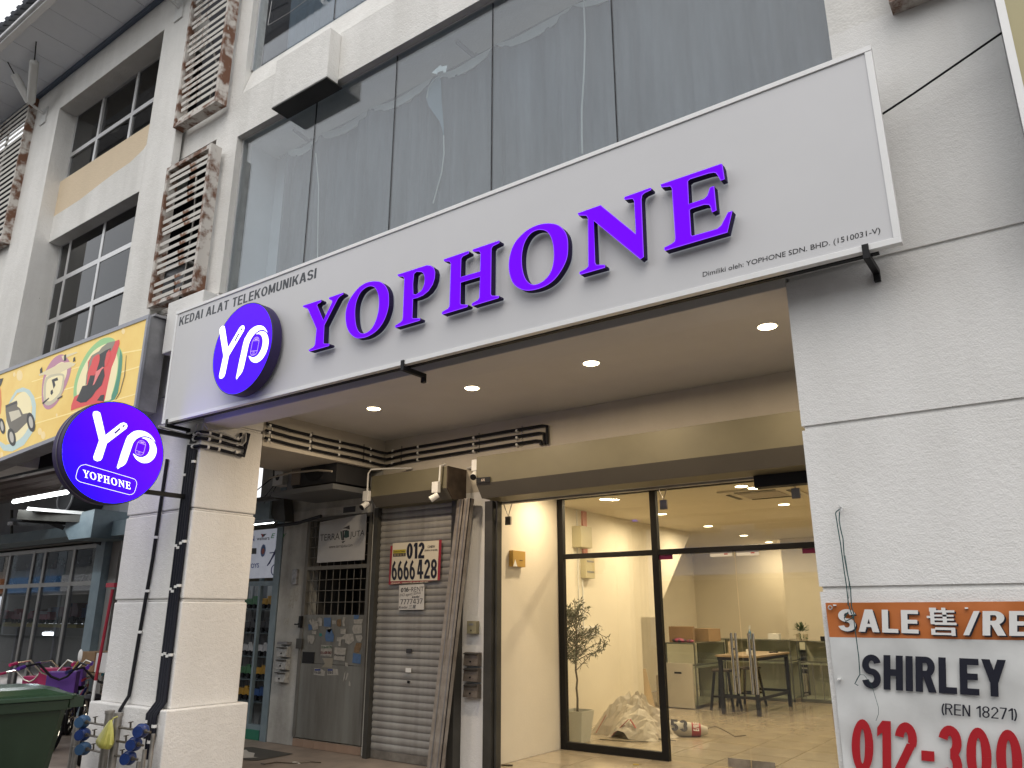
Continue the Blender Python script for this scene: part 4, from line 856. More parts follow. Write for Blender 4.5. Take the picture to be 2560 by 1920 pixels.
# ================================================================= SALE / RENT BANNER
YB = 4.2
bn = thing('banner', 'white and orange SALE banner with black SHIRLEY and red phone number on right pillar', 'banner', (0, YB, -1.2))
zn = lambda x, y: onY(2060+x/3.858, 1490+y/3.858, YB)
rnd = random.Random(4)
def sheet(x0, x1, z0, z1, nx, nz, y, m, name, parent, amp=.004):
    vs_ = []; fs = []
    for j in range(nz+1):
        for i in range(nx+1):
            x = x0+(x1-x0)*i/nx; z = z0+(z1-z0)*j/nz
            yy = y+amp*(math.sin(x*19+z*8)+math.sin(x*7-z*23+1)*.8+math.sin(x*41+z*31)*.35)
            vs_.append((x, yy, z))
    for j in range(nz):
        for i in range(nx): a = j*(nx+1)+i; fs.append((a, a+1, a+nx+2, a+nx+1))
    return MB().add(vs_, fs).make(name, m, parent, smooth=True)
mban = mat('banner_vinyl', (.62, .63, .62), .45, var=.08, vs_=5, bump=.25, bs=9)
sheet(-1.07, 1.2, -1.3, -.113, 60, 40, YB+.012, mban, 'white_field', bn)
sheet(-1.07, 1.2, -.1125, .052, 60, 8, YB+.012, mat('orange_vinyl', (.50, .15, .035), .42, var=.08, vs_=5, bump=.25, bs=9), 'orange_strip', bn)
mk = mat('navy_print', (.010, .011, .022), .4, var=.1); mr_ = mat('red_ink', (.42, .012, .02), .42, var=.1)
def bq(bl, br, tl): return quad_fit(zn(*bl), zn(*br), zn(*tl))
for off, mm, th in ((Vector((.006, 0, -.006)), mk, .001), (Vector((0, 0, 0)), M_whitep, .003)):
    bold_text('lettering', 'SALE', bq((140,338), (915,362), (137,125)), mm, bn, off=off, t=.21, gap=.10, thick=th)
    bold_text('lettering', '/RENT', fit(zn(1350,378), (.455, 0, 0), zn(1355,145)-zn(1355,378)), mm, bn, off=off, t=.21, gap=.10, thick=th)
    hz = fit(zn(1005,378), zn(1290,385)-zn(1005,378), zn(985,112)-zn(1005,378)); hmb = MB()
    R4 = [(.0,.62,.12,.70),(.12,.40,.26,.86),(.10,.86,.34,1.0),(.52,.90,.66,1.0),(.26,.83,.96,.91),(.26,.68,.92,.75),(.26,.54,.92,.61),(.26,.38,1.0,.47),(.54,.47,.68,.83),
          (.12,.24,.26,.02),(.26,.20,.80,.29),(.80,.0,.94,.29),(.26,.02,.80,.10)]
    for k, (a, b, c, d) in enumerate(R4): hmb.add([hz(a, b)+off+Vector((0, -th-.0001*(k % 3), 0)), hz(c, b)+off+Vector((0, -th-.0001*(k % 3), 0)), hz(c, d)+off+Vector((0, -th-.0001*(k % 3), 0)), hz(a, d)+off+Vector((0, -th-.0001*(k % 3), 0))], [(0, 1, 2, 3)])
    hmb.make('lettering', mm, bn)
bold_text('lettering', 'SHIRLEY', bq((368,888), (1765,978), (368,560)), mk, bn, t=.225, gap=.085, thick=.002)
bold_text('lettering', '(REN 18271)', bq((1130,1140), (1868,1200), (1130,1032)), mk, bn, t=.13, gap=.10, thick=.002)
g_ = zn(275,1660); bold_text('lettering', '012-3000', fit(zn(268,1700), (.80, 0, 0), zn(268,1180)-zn(268,1700)), mr_, bn, t=.225, gap=.10, thick=.002)
mb = MB()
for x, y in ((62,112),): mb.torus(zn(x, y)+Vector((0, -.004, 0)), (0, 1, 0), .009, .003, 16, 6)
mb.make('eyelet', M_alu, bn)
for x, y in ((105,90),(1375,118),(145,805)): MB().box(zn(x, y).x-.006, zn(x, y).x+.006, YB-.012, YB+.03, zn(x, y).z-.003, zn(x, y).z+.004).make('fixing_screw', M_wplas, bn)
zr = lambda x, y, D=4.17: onY(2000+x/2.37, 1220+y/2.37, D)
rp = thing('green_rope', 'thin dark green rope hanging loosely from a white hook over the banner corner', 'rope', zr(240, 110))
mg = mat('green_rope', (.02, .075, .075), .8, var=.3)
for pts, rr in (([(235,125),(215,140),(210,150),(225,240),(240,330),(260,480),(275,580),(287,690),(305,745),(318,760),(300,775),(270,790),(262,770),(285,735)], .0028), ([(235,140),(232,190),(240,240),(255,300),(262,400),(280,500),(300,600),(305,700),(322,755),(312,775)], .0028), ([(318,765),(325,830),(335,900),(348,1000),(355,1105),(340,1130),(325,1160),(345,1170)], .0024), ([(268,400),(290,550),(290,640),(278,700)], .0012), ([(355,1105),(380,1108),(405,1140),(430,1185),(450,1250),(465,1300),(465,1340),(450,1380)], .0011)):
    MB().tube([zr(x, y) for x, y in pts], rr, 5).make('strand', mg, rp)
mb = MB(); mb.cyl(zr(240, 108, 4.235), zr(240, 108, 4.19), .008, 10); mb.tube([zr(240,108,4.19), zr(252,115,4.18), zr(245,135,4.175), zr(232,128,4.18)], .003, 6); mb.make('hook', M_wplas, rp)
# ================================================================= PIPES ON THE LEFT PILLAR
def clampset(pts, r, parent, m=M_wplas):
    for p, ax in pts: MB().cyl(Vector(p)-Vector(ax)*.012, Vector(p)+Vector(ax)*.012, r, 10).make('clamp', m, parent, smooth=True)
pb = thing('pipe_bundle', 'thick bundle of black pipes running down the pillar corner to the blue water meters', 'pipes', (-6.9, 4.2, -1.2))
for k, x in enumerate((-6.965, -6.925, -6.885, -6.845)):
    MB().tube([(x, YF-.022, 1.60-.02*k), (x, YF-.022, .3), (x, YF-.024, -.76), (x, YF-.10, -.86), (x+.0, YF-.095, -1.06-.08*(k % 3))], .0185, 10).make('pipe', M_navy, pb, smooth=True)
clampset([((x, YF-.022, z), (0, 0, 1)) for x, z in ((-6.965, .62), (-6.925, .60), (-6.885, .64), (-6.845, .655), (-6.965, .22), (-6.925, .20), (-6.885, .24), (-6.845, .25), (-6.965, -.36), (-6.925, -.35), (-6.885, -.37), (-6.845, -.36), (-6.965, 1.30), (-6.845, 1.42))], .0235, pb)
clampset([((-6.965, YF-.098, -.92), (0, 0, 1)), ((-6.845, YF-.098, -.95), (0, 0, 1)), ((-6.885, YF-.098, -1.08), (0, 0, 1))], .024, pb)
sp = thing('black_pipe', 'single thin black pipe running down the middle of the left pillar front', 'pipe', (-7.35, 4.2, -1))
MB().tube([(-7.33, YF-.02, 1.5), (-7.36, YF-.02, .5), (-7.42, YF-.02, -.2), (-7.46, YF-.02, -.74), (-7.44, YF-.1, -.86), (-7.42, YF-.1, -1.0)], .017, 8).make('pipe', M_bplas, sp, smooth=True)
clampset([((-7.35, YF-.02, .72), (0, 0, 1)), ((-7.375, YF-.02, .21), (0, 0, 1)), ((-7.415, YF-.02, -.17), (0, 0, 1))], .022, sp)
top(MB().tube([(-7.27, 4.1, 3.02), (-7.27, 4.1, 3.30)], .016, 8).cyl((-7.27, 4.1, 3.30), (-7.27, 4.1, 3.325), .02, 8), 'capped_pipe', M_bplas, 'short black pipe stub with white cap standing behind the left end of the signboard', 'pipe')
# horizontal triple pipes: round the pillar corner, along side beam and shop wall
tp = thing('triple_pipes', 'three parallel black pipes turning the corner under the walkway ceiling', 'pipes', (-6.78, 6, 1.75))
for k, z in enumerate((1.93, 1.855, 1.775)):
    yb = 6.72; xe = onY(1368-8*k, 1100, 6.72).x-.06
    MB().tube([(-6.775, 4.96, z+.01), (-6.775, 5.3, z-.005), (-6.775, 5.8, z-.012), (-6.775, 6.3, z-.008), (-6.775, 6.65, z-.02), (-6.72, yb, z-.03), (-6.4, yb, z-.012), (-5.6, yb, z-.006), (-4.9, yb, z-.0), (xe, yb, z)]+([(xe+.06, yb, z-.01), (xe+.06, yb, 1.72)] if k < 3 else []), .0165, 8).make('pipe', M_bplas, tp, smooth=True)
clampset([((-6.775, y, z-.005), (0, 1, 0)) for z in (1.93, 1.855, 1.775) for y in (5.0, 5.55, 5.98, 6.48)]+[((x, 6.72, z-.012), (1, 0, 0)) for z in (1.93, 1.855, 1.775) for x in (-6.62, -6.2, -5.35, -4.75)], .0205, tp)
mb = MB()
for y in (5.05, 5.6, 6.4): MB().box(-6.800, -6.792, y-.008, y+.008, 1.745, 1.97).make('rail_strip', M_galv, tp)
for x in (-6.5, -5.3, -4.7): MB().box(x-.006, x+.006, 6.738, 6.75, 1.745, 1.97).make('rail_strip', M_galv, tp)
pp = thing('corner_pipes', 'cluster of short horizontal black pipes with grey cable wrapping the pillar top under the beam', 'pipes', (-6.8, 4.4, 1.55))
for k, z in enumerate((1.71, 1.65, 1.57)):
    e_ = [(-6.772, 4.66, z-.015), (-6.772, 4.66, 1.78)] if k == 0 else [(-6.772, 4.72+.0*k, z-.02), (-6.772, 4.735+.01*k, 1.79)]
    MB().tube([(-6.93+.02*k, YF-.03, z-.005), (-6.84, YF-.032, z), (-6.782, YF-.02, z), (-6.770, YF+.05, z), (-6.770, YF+.2, z-.004)]+e_, .017, 8).make('pipe', M_navy, pp, smooth=True)
clampset([((-6.770, y, z), (0, 1, 0)) for z in (1.71, 1.65, 1.57) for y in (4.30, 4.42, 4.62)]+[((-6.87, YF-.03, z), (1, 0, 0)) for z in (1.70, 1.645, 1.57)], .0215, pp)
mb = MB(); mb.tube([(-6.85, YF-.06, 1.66), (-6.80, YF-.05, 1.70), (-6.755, YF+.05, 1.69), (-6.75, YF+.3, 1.655), (-6.75, YF+.43, 1.65), (-6.755, YF+.47, 1.70), (-6.76, YF+.47, 1.79)], .009, 6)
mb.tube([(-6.77, YF-.02, 1.80), (-6.75, YF+.02, 1.745), (-6.75, YF+.2, 1.735), (-6.752, YF+.38, 1.70), (-6.76, YF+.43, 1.74)], .009, 6); mb.make('grey_cable', M_grplas, pp, smooth=True)
# ================================================================= WATER METERS AND PIPES AT THE PLINTH
wm = thing('water_meter_rack', 'galvanised standpipes with six blue water meters in front of the pillar plinth', 'water meters', (-7.2, 3.95, -1.66))
YM = 3.95
mb = MB()
for x, zt, r_ in ((-7.26, -.83, .036), (-7.11, -.84, .034)): 
    q = MB().cyl((x, YM, -1.66), (x, YM, zt-.02), r_, 16); q.cyl((x, YM, zt-.03), (x, YM, zt), r_+.006, 16); q.make('standpipe', M_galv, wm, smooth=True)
for x, zt, r_ in ((-7.86, -.93, .024), (-7.80, -1.0, .024), (-6.56, -.97, .017), (-6.66, -1.10, .017), (-6.73, -1.20, .016)):
    MB().cyl((x, YM+.02, -1.66), (x, YM+.02, zt), r_, 12).make('riser', M_galv, wm, smooth=True)
mblue = mat('meter_blue', (.015, .04, .17), .35, var=.3, vs_=20); mblue2 = mat('faded_blue', (.04, .10, .20), .45, var=.2)
def meter(x, z, side, m_, tap):
    b = MB().sphere((x, YM, z), .060, 20, 12, (.8, 1, .95)); b.cyl((x+.02, YM-.045, z), (x+.03, YM-.062, z), .045, 18); b.cyl((x-.035, YM, z), (x-.03, YM, z), .056, 18); mt = b.make('meter', m_, wm, smooth=True)
    x0 = -7.26-.03 if side < 0 else -7.11+.03; x1 = -7.83 if side < 0 else x+.13
    a = MB(); a.cyl((x-.065, YM, z), (x+.065, YM, z), .013, 10); a.cyl((x-.055, YM, z), (x-.042, YM, z), .018, 8); a.cyl((x+.042, YM, z), (x+.055, YM, z), .018, 8)
    a.tube([(x+.06*(-side), YM, z), (x0, YM, z-.002)], .010, 8); a.tube([(x+.06*side, YM, z), (x1 if side < 0 else x+.11, YM+.01, z-.004)], .010, 8); a.make('branch_pipe', M_brass, wm, smooth=True)
    tx_ = (x+x0)/2; c = MB(); c.cyl((tx_, YM, z), (tx_+.01, YM-.01, z+.05), .008, 8); c.obox((tx_+.01, YM-.01, z+.055), (1, .2, .2), (0, 1, 0), (0, 0, 1), .024, .006, .004); c.make('tap', M_brass, mt)
for a in ((-7.69, -.955, -1, mblue2), (-7.655, -1.06, -1, mblue), (-7.61, -1.175, -1, mblue2), (-6.70, -.955, 1, mblue), (-6.785, -1.065, 1, mblue), (-6.845, -1.18, 1, mblue)): meter(*a, True)
# yellow bag tied on a tap
bag = MB(); cz = Vector((-7.09, 3.86, -1.02)); nu, nv = 20, 12; vs_ = []; fs = []
for j in range(nv+1):
    t = j/nv; z = .135*(1-t)-.085*t; rr = .010+.090*min(1, t*1.12)**.85*(1-.25*max(0, t-.85)/.15)
    for i in range(nu):
        th = 2*math.pi*i/nu; f_ = 1+.10*math.sin(5*th+2*t)+.06*math.sin(9*th-3*t)
        vs_.append((cz.x+rr*f_*math.cos(th)*1.12-.05*t+.03, cz.y+rr*f_*math.sin(th)*.6, cz.z+z-.012*t*math.cos(th)))
for j in range(nv):
    for i in range(nu): fs.append((j*nu+i, j*nu+(i+1) % nu, (j+1)*nu+(i+1) % nu, (j+1)*nu+i))
fs.append(tuple(nv*nu+i for i in range(nu)))
bag.add(vs_, fs); bag.tube([(-7.06, 3.86, -.90), (-7.05, 3.88, -.87), (-7.03, 3.9, -.862)], .006, 6)
top(bag, 'plastic_bag', mat('yellow_bag', (.52, .50, .12), .4, base2=(.40, .38, .09), vs_=9), 'knotted yellow plastic bag hanging on a tap between the water meters', 'plastic bag', smooth=True)
# red and white pole leaning by the pillar
rpz = lambda x, y: onY(x/5.184, 1400+y/5.184, 4.35)
pl = MB().cyl(rpz(1460, 380), rpz(1240, 1560), .016, 10)
o = top(pl, 'marked_pole', mat('red_paint', (.30, .012, .03), .5, var=.2), 'slim red pole with white lower end leaning against the left side of the pillar', 'pole', smooth=True)
o2 = MB().cyl(rpz(1240, 1560), onY(120+700/6.381, 1660+650/6.381, 4.35), .0155, 10); q = onY(120+640/6.381, 1660+900/6.381, 4.35); o2.cyl(onY(120+700/6.381, 1660+650/6.381, 4.35), q, .0158, 10)
o2.make('white_end', M_wplas, o, smooth=True)
MB().box(rpz(1395,330).x, rpz(1500,330).x, 4.33, 4.37, rpz(1400,355).z, rpz(1400,300).z).make('red_clip', MC['red_paint'], o)
# ================================================================= WHEELIE BIN
bx = thing('wheelie_bin', 'dark green wheelie bin with closed lid standing in front of the neighbouring shop', 'bin', (-7.4, 3.1, -1.66))
Rb = Matrix.Rotation(R(-8), 3, 'Z'); bc = Vector((-7.17, 3.02, 0))
def bp3(x, y, z): v = Rb @ Vector((x, y, 0)); return Vector((bc.x+v.x, bc.y+v.y, z))
mgr = mat('bin_green', (.014, .032, .016), .38, var=.15, vs_=4, bump=.05, bs=120)
def ringz(z, hx, hy, ch=.05):
    return [bp3(x, y, z) for x, y in ((-hx+ch,-hy),(hx-ch,-hy),(hx,-hy+ch),(hx,hy-ch),(hx-ch,hy),(-hx+ch,hy),(-hx,hy-ch),(-hx,-hy+ch))]
def loft(mb, rings, cap=True):
    n = len(rings[0]); vs_ = [p for r_ in rings for p in r_]; fs = []
    for j in range(len(rings)-1):
        for i in range(n): fs.append((j*n+i, j*n+(i+1) % n, (j+1)*n+(i+1) % n, (j+1)*n+i))
    if cap: fs += [tuple(reversed(range(n))), tuple((len(rings)-1)*n+i for i in range(n))]
    return mb.add(vs_, fs)
ZL = -.655
b = MB(); loft(b, [ringz(-1.60, .30, .26), ringz(ZL-.06, .40, .355)]); bb = b.make('body', mgr, bx, bevel=.006)
b = MB(); loft(b, [ringz(ZL-.075, .43, .385), ringz(ZL, .435, .39)]); b.make('rim', mgr, bx, bevel=.005)
b = MB(); loft(b, [ringz(ZL+.002, .45, .405), ringz(ZL+.035, .45, .405), ringz(ZL+.05, .40, .35), ringz(ZL+.085, .33, .28, .1), ringz(ZL+.097, .20, .16, .08)]); b.make('lid', mat('lid_green', (.028, .062, .034), .22, var=.2, vs_=3), bx, bevel=.006)
b = MB()
for x in (-.12, .14): b.obox(bp3(x, -.375, ZL-.13), (1, 0, 0), (0, 1, 0), (0, 0, 1), .006, .03, .06)
b.cyl(bp3(.36, .43, ZL+.01), bp3(-.36, .43, ZL+.01), .016, 10); b.obox(bp3(.40, .40, ZL-.02), Rb@Vector((1, 0, 0)), Rb@Vector((0, 1, 0)), (0, 0, 1), .03, .05, .04); b.make('handle_and_ribs', mgr, bx)
b = MB()
for s_ in (-1, 1): b.cyl(bp3(s_*.27, .27, -1.56), bp3(s_*.32, .27, -1.56), .10, 18)
b.make('wheels', M_bplas, bx, smooth=True)
b = MB(); b.tube([bp3(-.02, -.22, ZL+.085), bp3(.0, -.25, ZL+.115), bp3(.16, -.25, ZL+.115), bp3(.18, -.22, ZL+.085)], .010, 6); b.make('lid_grip', mgr, bx)
# ================================================================= CHILDREN'S BIKES
def bike(x, y, ang, col, s=1.0, lab='', bars=M_chrome, bag_=None):
    t = thing('child_bicycle', lab, 'bicycle', (x, y, FL), 'children\'s bicycles parked in front of the toy shop')
    d = Vector((math.cos(ang), math.sin(ang), 0)); sd_ = Vector((-d.y, d.x, 0)); o = Vector((x, y, FL))
    P3 = lambda a, b, c: o+d*a*s+sd_*b*s+Vector((0, 0, c*s))
    m_ = mat('bike_'+col[0], col[1], .3, var=.1)
    for a in (-.33, .35):
        w_ = MB().torus(P3(a, 0, .2), sd_, .18*s, .024*s, 22, 8).make('wheel', M_bplas, t, smooth=True)
        mb = MB(); mb.torus(P3(a, 0, .2), sd_, .15*s, .008*s, 20, 5)
        for k in range(8): mb.cyl(P3(a, 0, .2), P3(a+.15*math.cos(k*.785), 0, .2+.15*math.sin(k*.785)), .003*s, 4)
        mb.cyl(P3(a, -.04, .2), P3(a, .04, .2), .02*s, 8); mb.make('rim', M_chrome, w_)
    mb = MB(); mb.tube([P3(.27, 0, .50), P3(.05, 0, .38), P3(-.10, 0, .24)], .020*s, 8); mb.tube([P3(-.10, 0, .24), P3(-.16, 0, .50)], .017*s, 8); mb.tube([P3(-.10, 0, .24), P3(-.33, .03, .2)], .012*s, 6); mb.tube([P3(-.15, 0, .45), P3(-.33, .03, .2)], .011*s, 6); mb.make('frame', m_, t, smooth=True)
    mb = MB(); mb.tube([P3(.26, 0, .56), P3(.29, 0, .42), P3(.35, .04, .2)], .014*s, 6); mb.tube([P3(.29, 0, .42), P3(.35, -.04, .2)], .012*s, 6); mb.make('fork', M_chrome, t, smooth=True)
    mb = MB(); mb.tube([P3(.12, -.27, .76), P3(.20, -.18, .78), P3(.24, -.07, .66), P3(.255, 0, .63), P3(.24, .07, .66), P3(.20, .18, .78), P3(.12, .27, .76)], .011*s, 8); mb.make('handlebar', bars, t, smooth=True)
    for q in (-1, 1): MB().tube([P3(.13, q*.27, .757), P3(.04, q*.29, .745)], .017*s, 8).make('grip', m_, t, smooth=True)
    mb = MB(); mb.sphere(P3(-.18, 0, .54), .1*s, 12, 6, (1.1, .8, .35)); mb.make('saddle', M_bplas, t, smooth=True)
    if bag_: MB().obox(P3(.36, 0, .60), d, sd_, (0, 0, 1), .06*s, .13*s, .10*s).make('basket', mat(bag_[0], bag_[1], .5), t, bevel=.01)
    return t
bik = [(-9.75, 4.55, 2.4, ('violet', (.10, .03, .28)), 1.25, 'purple child bicycle with black handlebar nearest the green bin'),
       (-10.5, 4.75, 2.3, ('pink', (.45, .03, .12)), 1.25, 'pink child bicycle with a magenta basket behind the bin at the photo edge'),
       (-9.25, 4.85, 2.5, ('navy', (.02, .02, .10)), 1.2, 'dark navy child bicycle between bin and pillar'),
       (-11.0, 5.25, 2.35, ('violet', (.10, .03, .28)), 1.2, 'purple child bicycle in the second row with chrome bars'),
       (-10.2, 5.45, 2.5, ('red', (.22, .02, .04)), .98, 'red child bicycle in the second row beside the purple one'),
       (-11.9, 5.15, 2.2, ('pink', (.45, .03, .12)), 1.0, 'pink child bicycle farthest left of the parked row'),
       (-11.5, 5.8, 2.45, ('navy', (.02, .02, .10)), 1.05, 'dark navy child bicycle close to the shop window'),
       (-10.7, 5.95, 2.4, ('teal', (.03, .12, .15)), 1.0, 'teal child bicycle farthest back below the shop window'),
       (-9.7, 5.9, 2.6, ('violet', (.10, .03, .28)), 1.0, 'purple child bicycle against the shop column under the carton'),
       (-9.0, 5.5, 2.5, ('red', (.22, .02, .04)), 1.0, 'red child bicycle just left of the white pillar'),
       (-12.6, 5.6, 2.3, ('violet', (.10, .03, .28)), 1.0, 'purple child bicycle cut by the left photo edge'),
       (-12.3, 6.2, 2.35, ('red', (.22, .02, .04)), 1.0, 'red child bicycle at the far left back row')]
for k, bk_ in enumerate(bik): bike(*bk_[:5], lab=bk_[5], bars=M_bplas if k in (0, 2) else M_chrome, bag_=(('purple_panel', (.09, .03, .22)) if k in (0, 3) else ('magenta_panel', (.35, .02, .10)) if k in (1, 5) else None))
zm = lambda x, y, D: onY(x/5.184, 1400+y/5.184, D)
# goods table with carton
tb = thing('folding_table', 'low wooden topped table carrying a cardboard carton behind the pillar', 'table', (-11.2, 6.1, FL))
q0 = zm(1010, 1440, 5.9); q1 = zm(1330, 1440, 5.9)
MB().box(q0.x, q1.x+.4, 5.8, 6.35, q0.z-.02, q0.z).make('tabletop', M_woodt, tb)
for dx in (.03, q1.x+.35-q0.x):
    for yy in (5.83, 6.3): MB().box(q0.x+dx, q0.x+dx+.03, yy, yy+.03, FL, q0.z-.02).make('leg', M_grey, tb)
c0 = zm(1050, 1440, 5.88); c1 = zm(1215, 1190, 5.88)
ct = top(MB().box(c0.x, c1.x+.12, 5.84, 6.2, c0.z+.004, c1.z), 'carton', M_card, 'brown cardboard carton on the table beside the white pillar', 'carton', bevel=.004)
MB().box(c1.x+.125, c1.x+.45, 5.86, 6.2, c0.z+.004, c1.z-.01).make('side_carton', M_whitep, ct)
# feather duster / fan of bags: yellow handled paddle
pd = MB(); a0 = zm(920, 1450, 5.2); a1 = zm(1030, 1300, 5.2); pd.cyl(a0, a1, .012, 8); a2 = zm(1040, 1240, 5.2)
pdo = top(pd, 'toy_paddle', mat('yellow_plastic', (.5, .33, .06), .4), 'yellow handled toy paddle sticking up from the bicycles', 'paddle', smooth=True)
MB().sphere(a2, .065, 12, 8, (.8, .25, 1.2)).make('paddle_blade', M_wplas, pdo, smooth=True)
# ================================================================= TOY SHOP CONTENT
rnd = random.Random(11)
def toy_truck(x, y, z, s, col, lab, grp):
    t = thing('toy_truck', lab, 'toy', (x, y, z), grp)
    m_ = mat('toy_'+col[0], col[1], .35, var=.1)
    b = MB(); b.box(x-.16*s, x+.05*s, y-.05*s, y+.05*s, z+.05*s, z+.13*s); b.make('body', m_, t, bevel=.004)
    b = MB(); b.prism([(x+.06*s, y-.05*s, z+.05*s), (x+.16*s, y-.05*s, z+.05*s), (x+.16*s, y-.05*s, z+.10*s), (x+.12*s, y-.05*s, z+.16*s), (x+.06*s, y-.05*s, z+.16*s)], (0, .1*s, 0)); b.make('cab', m_, t)
    b = MB(); b.box(x-.17*s, x+.16*s, y-.04*s, y+.04*s, z+.03*s, z+.05*s)
    for a in (-.11, .0, .11):
        for q in (-.055, .055): b.cyl((x+a*s, y+q*s-.01*s, z+.03*s), (x+a*s, y+q*s+.01*s, z+.03*s), .03*s, 10)
    b.make('wheels', M_bplas, t)
    return t
cols = [('yellow', (.45, .25, .03)), ('black', (.02, .02, .025)), ('orange', (.40, .10, .03)), ('white', (.5, .5, .5)), ('blue', (.03, .08, .22)), ('green', (.06, .18, .08)), ('red', (.35, .03, .03))]
rk = thing('toy_shelf', 'glass fronted display rack of toy vehicles seen between the pillar and the stair gate', 'shelf', (-9.2, 7.0, FL))
for z in (.07, -.24, -.54, -.83, -1.10): MB().box(-10.2, -8.77, 6.86, 7.25, z-.02, z-.005).make('shelf_board', mat('shelf_glass', (.10, .13, .14), .2, var=.1), rk)
MB().box(-10.2, -8.77, 7.26, 7.28, FL, .45).make('rack_back', mat('striped_back', (.30, .31, .31), .6, base2=(.08, .09, .10), vs_=14, lo=.45, hi=.55, streak=True), rk)
mb = MB()
for x in (-9.95, -9.5, -9.05): mb.box(x-.02, x+.02, W+.01, W+.06, FL, 1.1)
mb.box(-10.2, -8.77, W+.012, W+.058, .36, .42); mb.box(-10.2, -8.77, W+.012, W+.058, -1.42, -1.36)
mb.make('rack_frame', M_bluest, rk)
MB().box(-10.2, -8.77, W-.01, W+.2, FL, -1.42).make('green_base', mat('green_base', (.02, .16, .10), .5), rk)
labs = {0: 'yellow toy digger', 1: 'black toy buggy', 2: 'orange toy racing car', 3: 'white toy pick-up', 4: 'blue toy jeep', 5: 'green toy lorry', 6: 'red toy van'}
shelfn = ['top shelf', 'second shelf', 'third shelf', 'fourth shelf', 'bottom shelf']
plan = [(0, [5, 0, 0]), (1, [1, 1, 2]), (2, [3, 3, 1]), (3, [5, 0, 4]), (4, [0, 4, 1])]
for i, cs in plan:
    z = (.07, -.24, -.54, -.83, -1.10)[i]
    for k, cidx in enumerate(cs): toy_truck(-9.52+.30*k, 7.02+.02*k, z-.004, 1.05, cols[cidx], '%s %s on the %s of the toy display rack' % (labs[cidx], ['at the left', 'in the middle', 'at the right'][k], shelfn[i]), None)
top(MB().sphere((-8.95, 6.95, -1.36), .035, 10, 8), 'orange_ball', mat('orange_ball', (.75, .10, .02), .4), 'small orange ball at the foot of the toy display rack', 'ball', smooth=True)
# poster above the rack
zs = lambda x, y: onY(560+x/3.32, 1280+y/3.32, 6.73)
po = thing('toy_poster', 'silver back-lit brand poster above the toy display rack with blue green and red logos', 'poster', (-9.2, 6.74, .45))
MB().box(-10.2, -8.765, 6.735, 6.75, .46, 1.11).make('printed_face', mat('silver_print', (.46, .47, .52), .4, base2=(.30, .31, .37), vs_=2.5, emit=(.4, .42, .48), es=.28), po)
thin_text('lettering', 'N', quad_fit(zs(222,240), zs(252,243), zs(222,195)), mat('blue_ink', (.02, .05, .3), .5), po, off=(0, 0, 0), bold=.02)
thin_text('lettering', 'walkera', quad_fit(zs(272,236), zs(378,230), zs(272,206)), M_text, po, bold=.01)
thin_text('lettering', 'E sky', quad_fit(zs(388,230), zs(520,215), zs(388,180)), mat('green_ink', (.03, .30, .08), .5), po, bold=.01, shear=.3)
thin_text('lettering', 'TOYS', quad_fit(zs(200,468), zs(290,462), zs(200,430)), mat('blue_ink', (.02, .05, .3), .5), po, bold=.015)
mb = MB(); mb.add([zs(*p) for p in ((305,182),(322,182),(330,205),(318,208))], [(0,1,2,3)]); mb.make('red_mark', mat('red_mark', (.45, .04, .04), .5), po)
mb = MB(); mb.add([zs(*p) for p in ((322,184),(353,180),(330,206))], [(0,1,2)]); mb.make('black_mark', M_text, po)
mb = MB(); c_ = zs(325, 320); mb.add([c_+Vector((.055*math.cos(k*.524), -.001, .085*math.sin(k*.524))) for k in range(12)], [tuple(range(12))]); mb.make('badge', mat('badge_blue', (.10, .18, .40), .5), po)
mb = MB(); mb.add([c_+Vector((.035*math.cos(k*.524), -.002, -.01+.04*math.sin(k*.524))) for k in range(12)], [tuple(range(12))]); mb.make('badge', mat('badge_red', (.40, .12, .10), .5), po)
MB().add([zs(*p) for p in ((205,300),(270,300),(268,348),(200,350))], [(0,1,2,3)]).make('black_mark', M_text, po)
for a, b in (((360,445),(470,270)), ((375,430),(440,290)), ((380,340),(470,330))): MB().beam(zs(*a), zs(*b), .012, .012).make('printed_lines', mat('navy_ink', (.03, .04, .16), .5), po)
MB().torus(zs(420, 480), (0, 1, 0), .07, .006, 18, 5).make('printed_lines', MC['navy_ink'], po)
# left toy shop: benches, boxes of toys, lamps
bch = thing('display_bench', 'yellow edged display shelf with toy cars inside the neighbour shop window', 'shelf', (-19, 8, FL))
MB().box(-25, -15.6, 7.6, 8.5, -.26, -.20).make('shelf_board', mat('yellow_edge', (.36, .30, .07), .5), bch)
for x in (-23, -20.2, -17.6, -16): MB().box(x, x+.06, 7.4, 7.46, FL, -.26).make('leg', M_grey, bch)
tcol = [('rose', (.40, .06, .08)), ('black', (.02, .02, .025)), ('blue', (.03, .08, .22)), ('white', (.5, .5, .5)), ('darkred', (.14, .02, .03)), ('teal', (.03, .12, .15))]
for k in range(13):
    x = -20.8+.39*k; cidx = 0 if k < 5 else rnd.choice([1, 2, 4, 1]) if k > 9 else rnd.choice([0, 3, 1, 4])
    toy_truck(x, 7.9+rnd.uniform(-.08, .25), -.196, rnd.uniform(1.3, 2.0) if k < 10 else rnd.uniform(2.0, 2.6), tcol[cidx], '%s toy vehicle, %s from the left on the shelf in the neighbour window' % (tcol[cidx][0].replace('darkred', 'dark red'), ['first', 'second', 'third', 'fourth', 'fifth', 'sixth', 'seventh', 'eighth', 'ninth', 'tenth', 'eleventh', 'twelfth', 'thirteenth'][k]), 'toy vehicles on the bench')
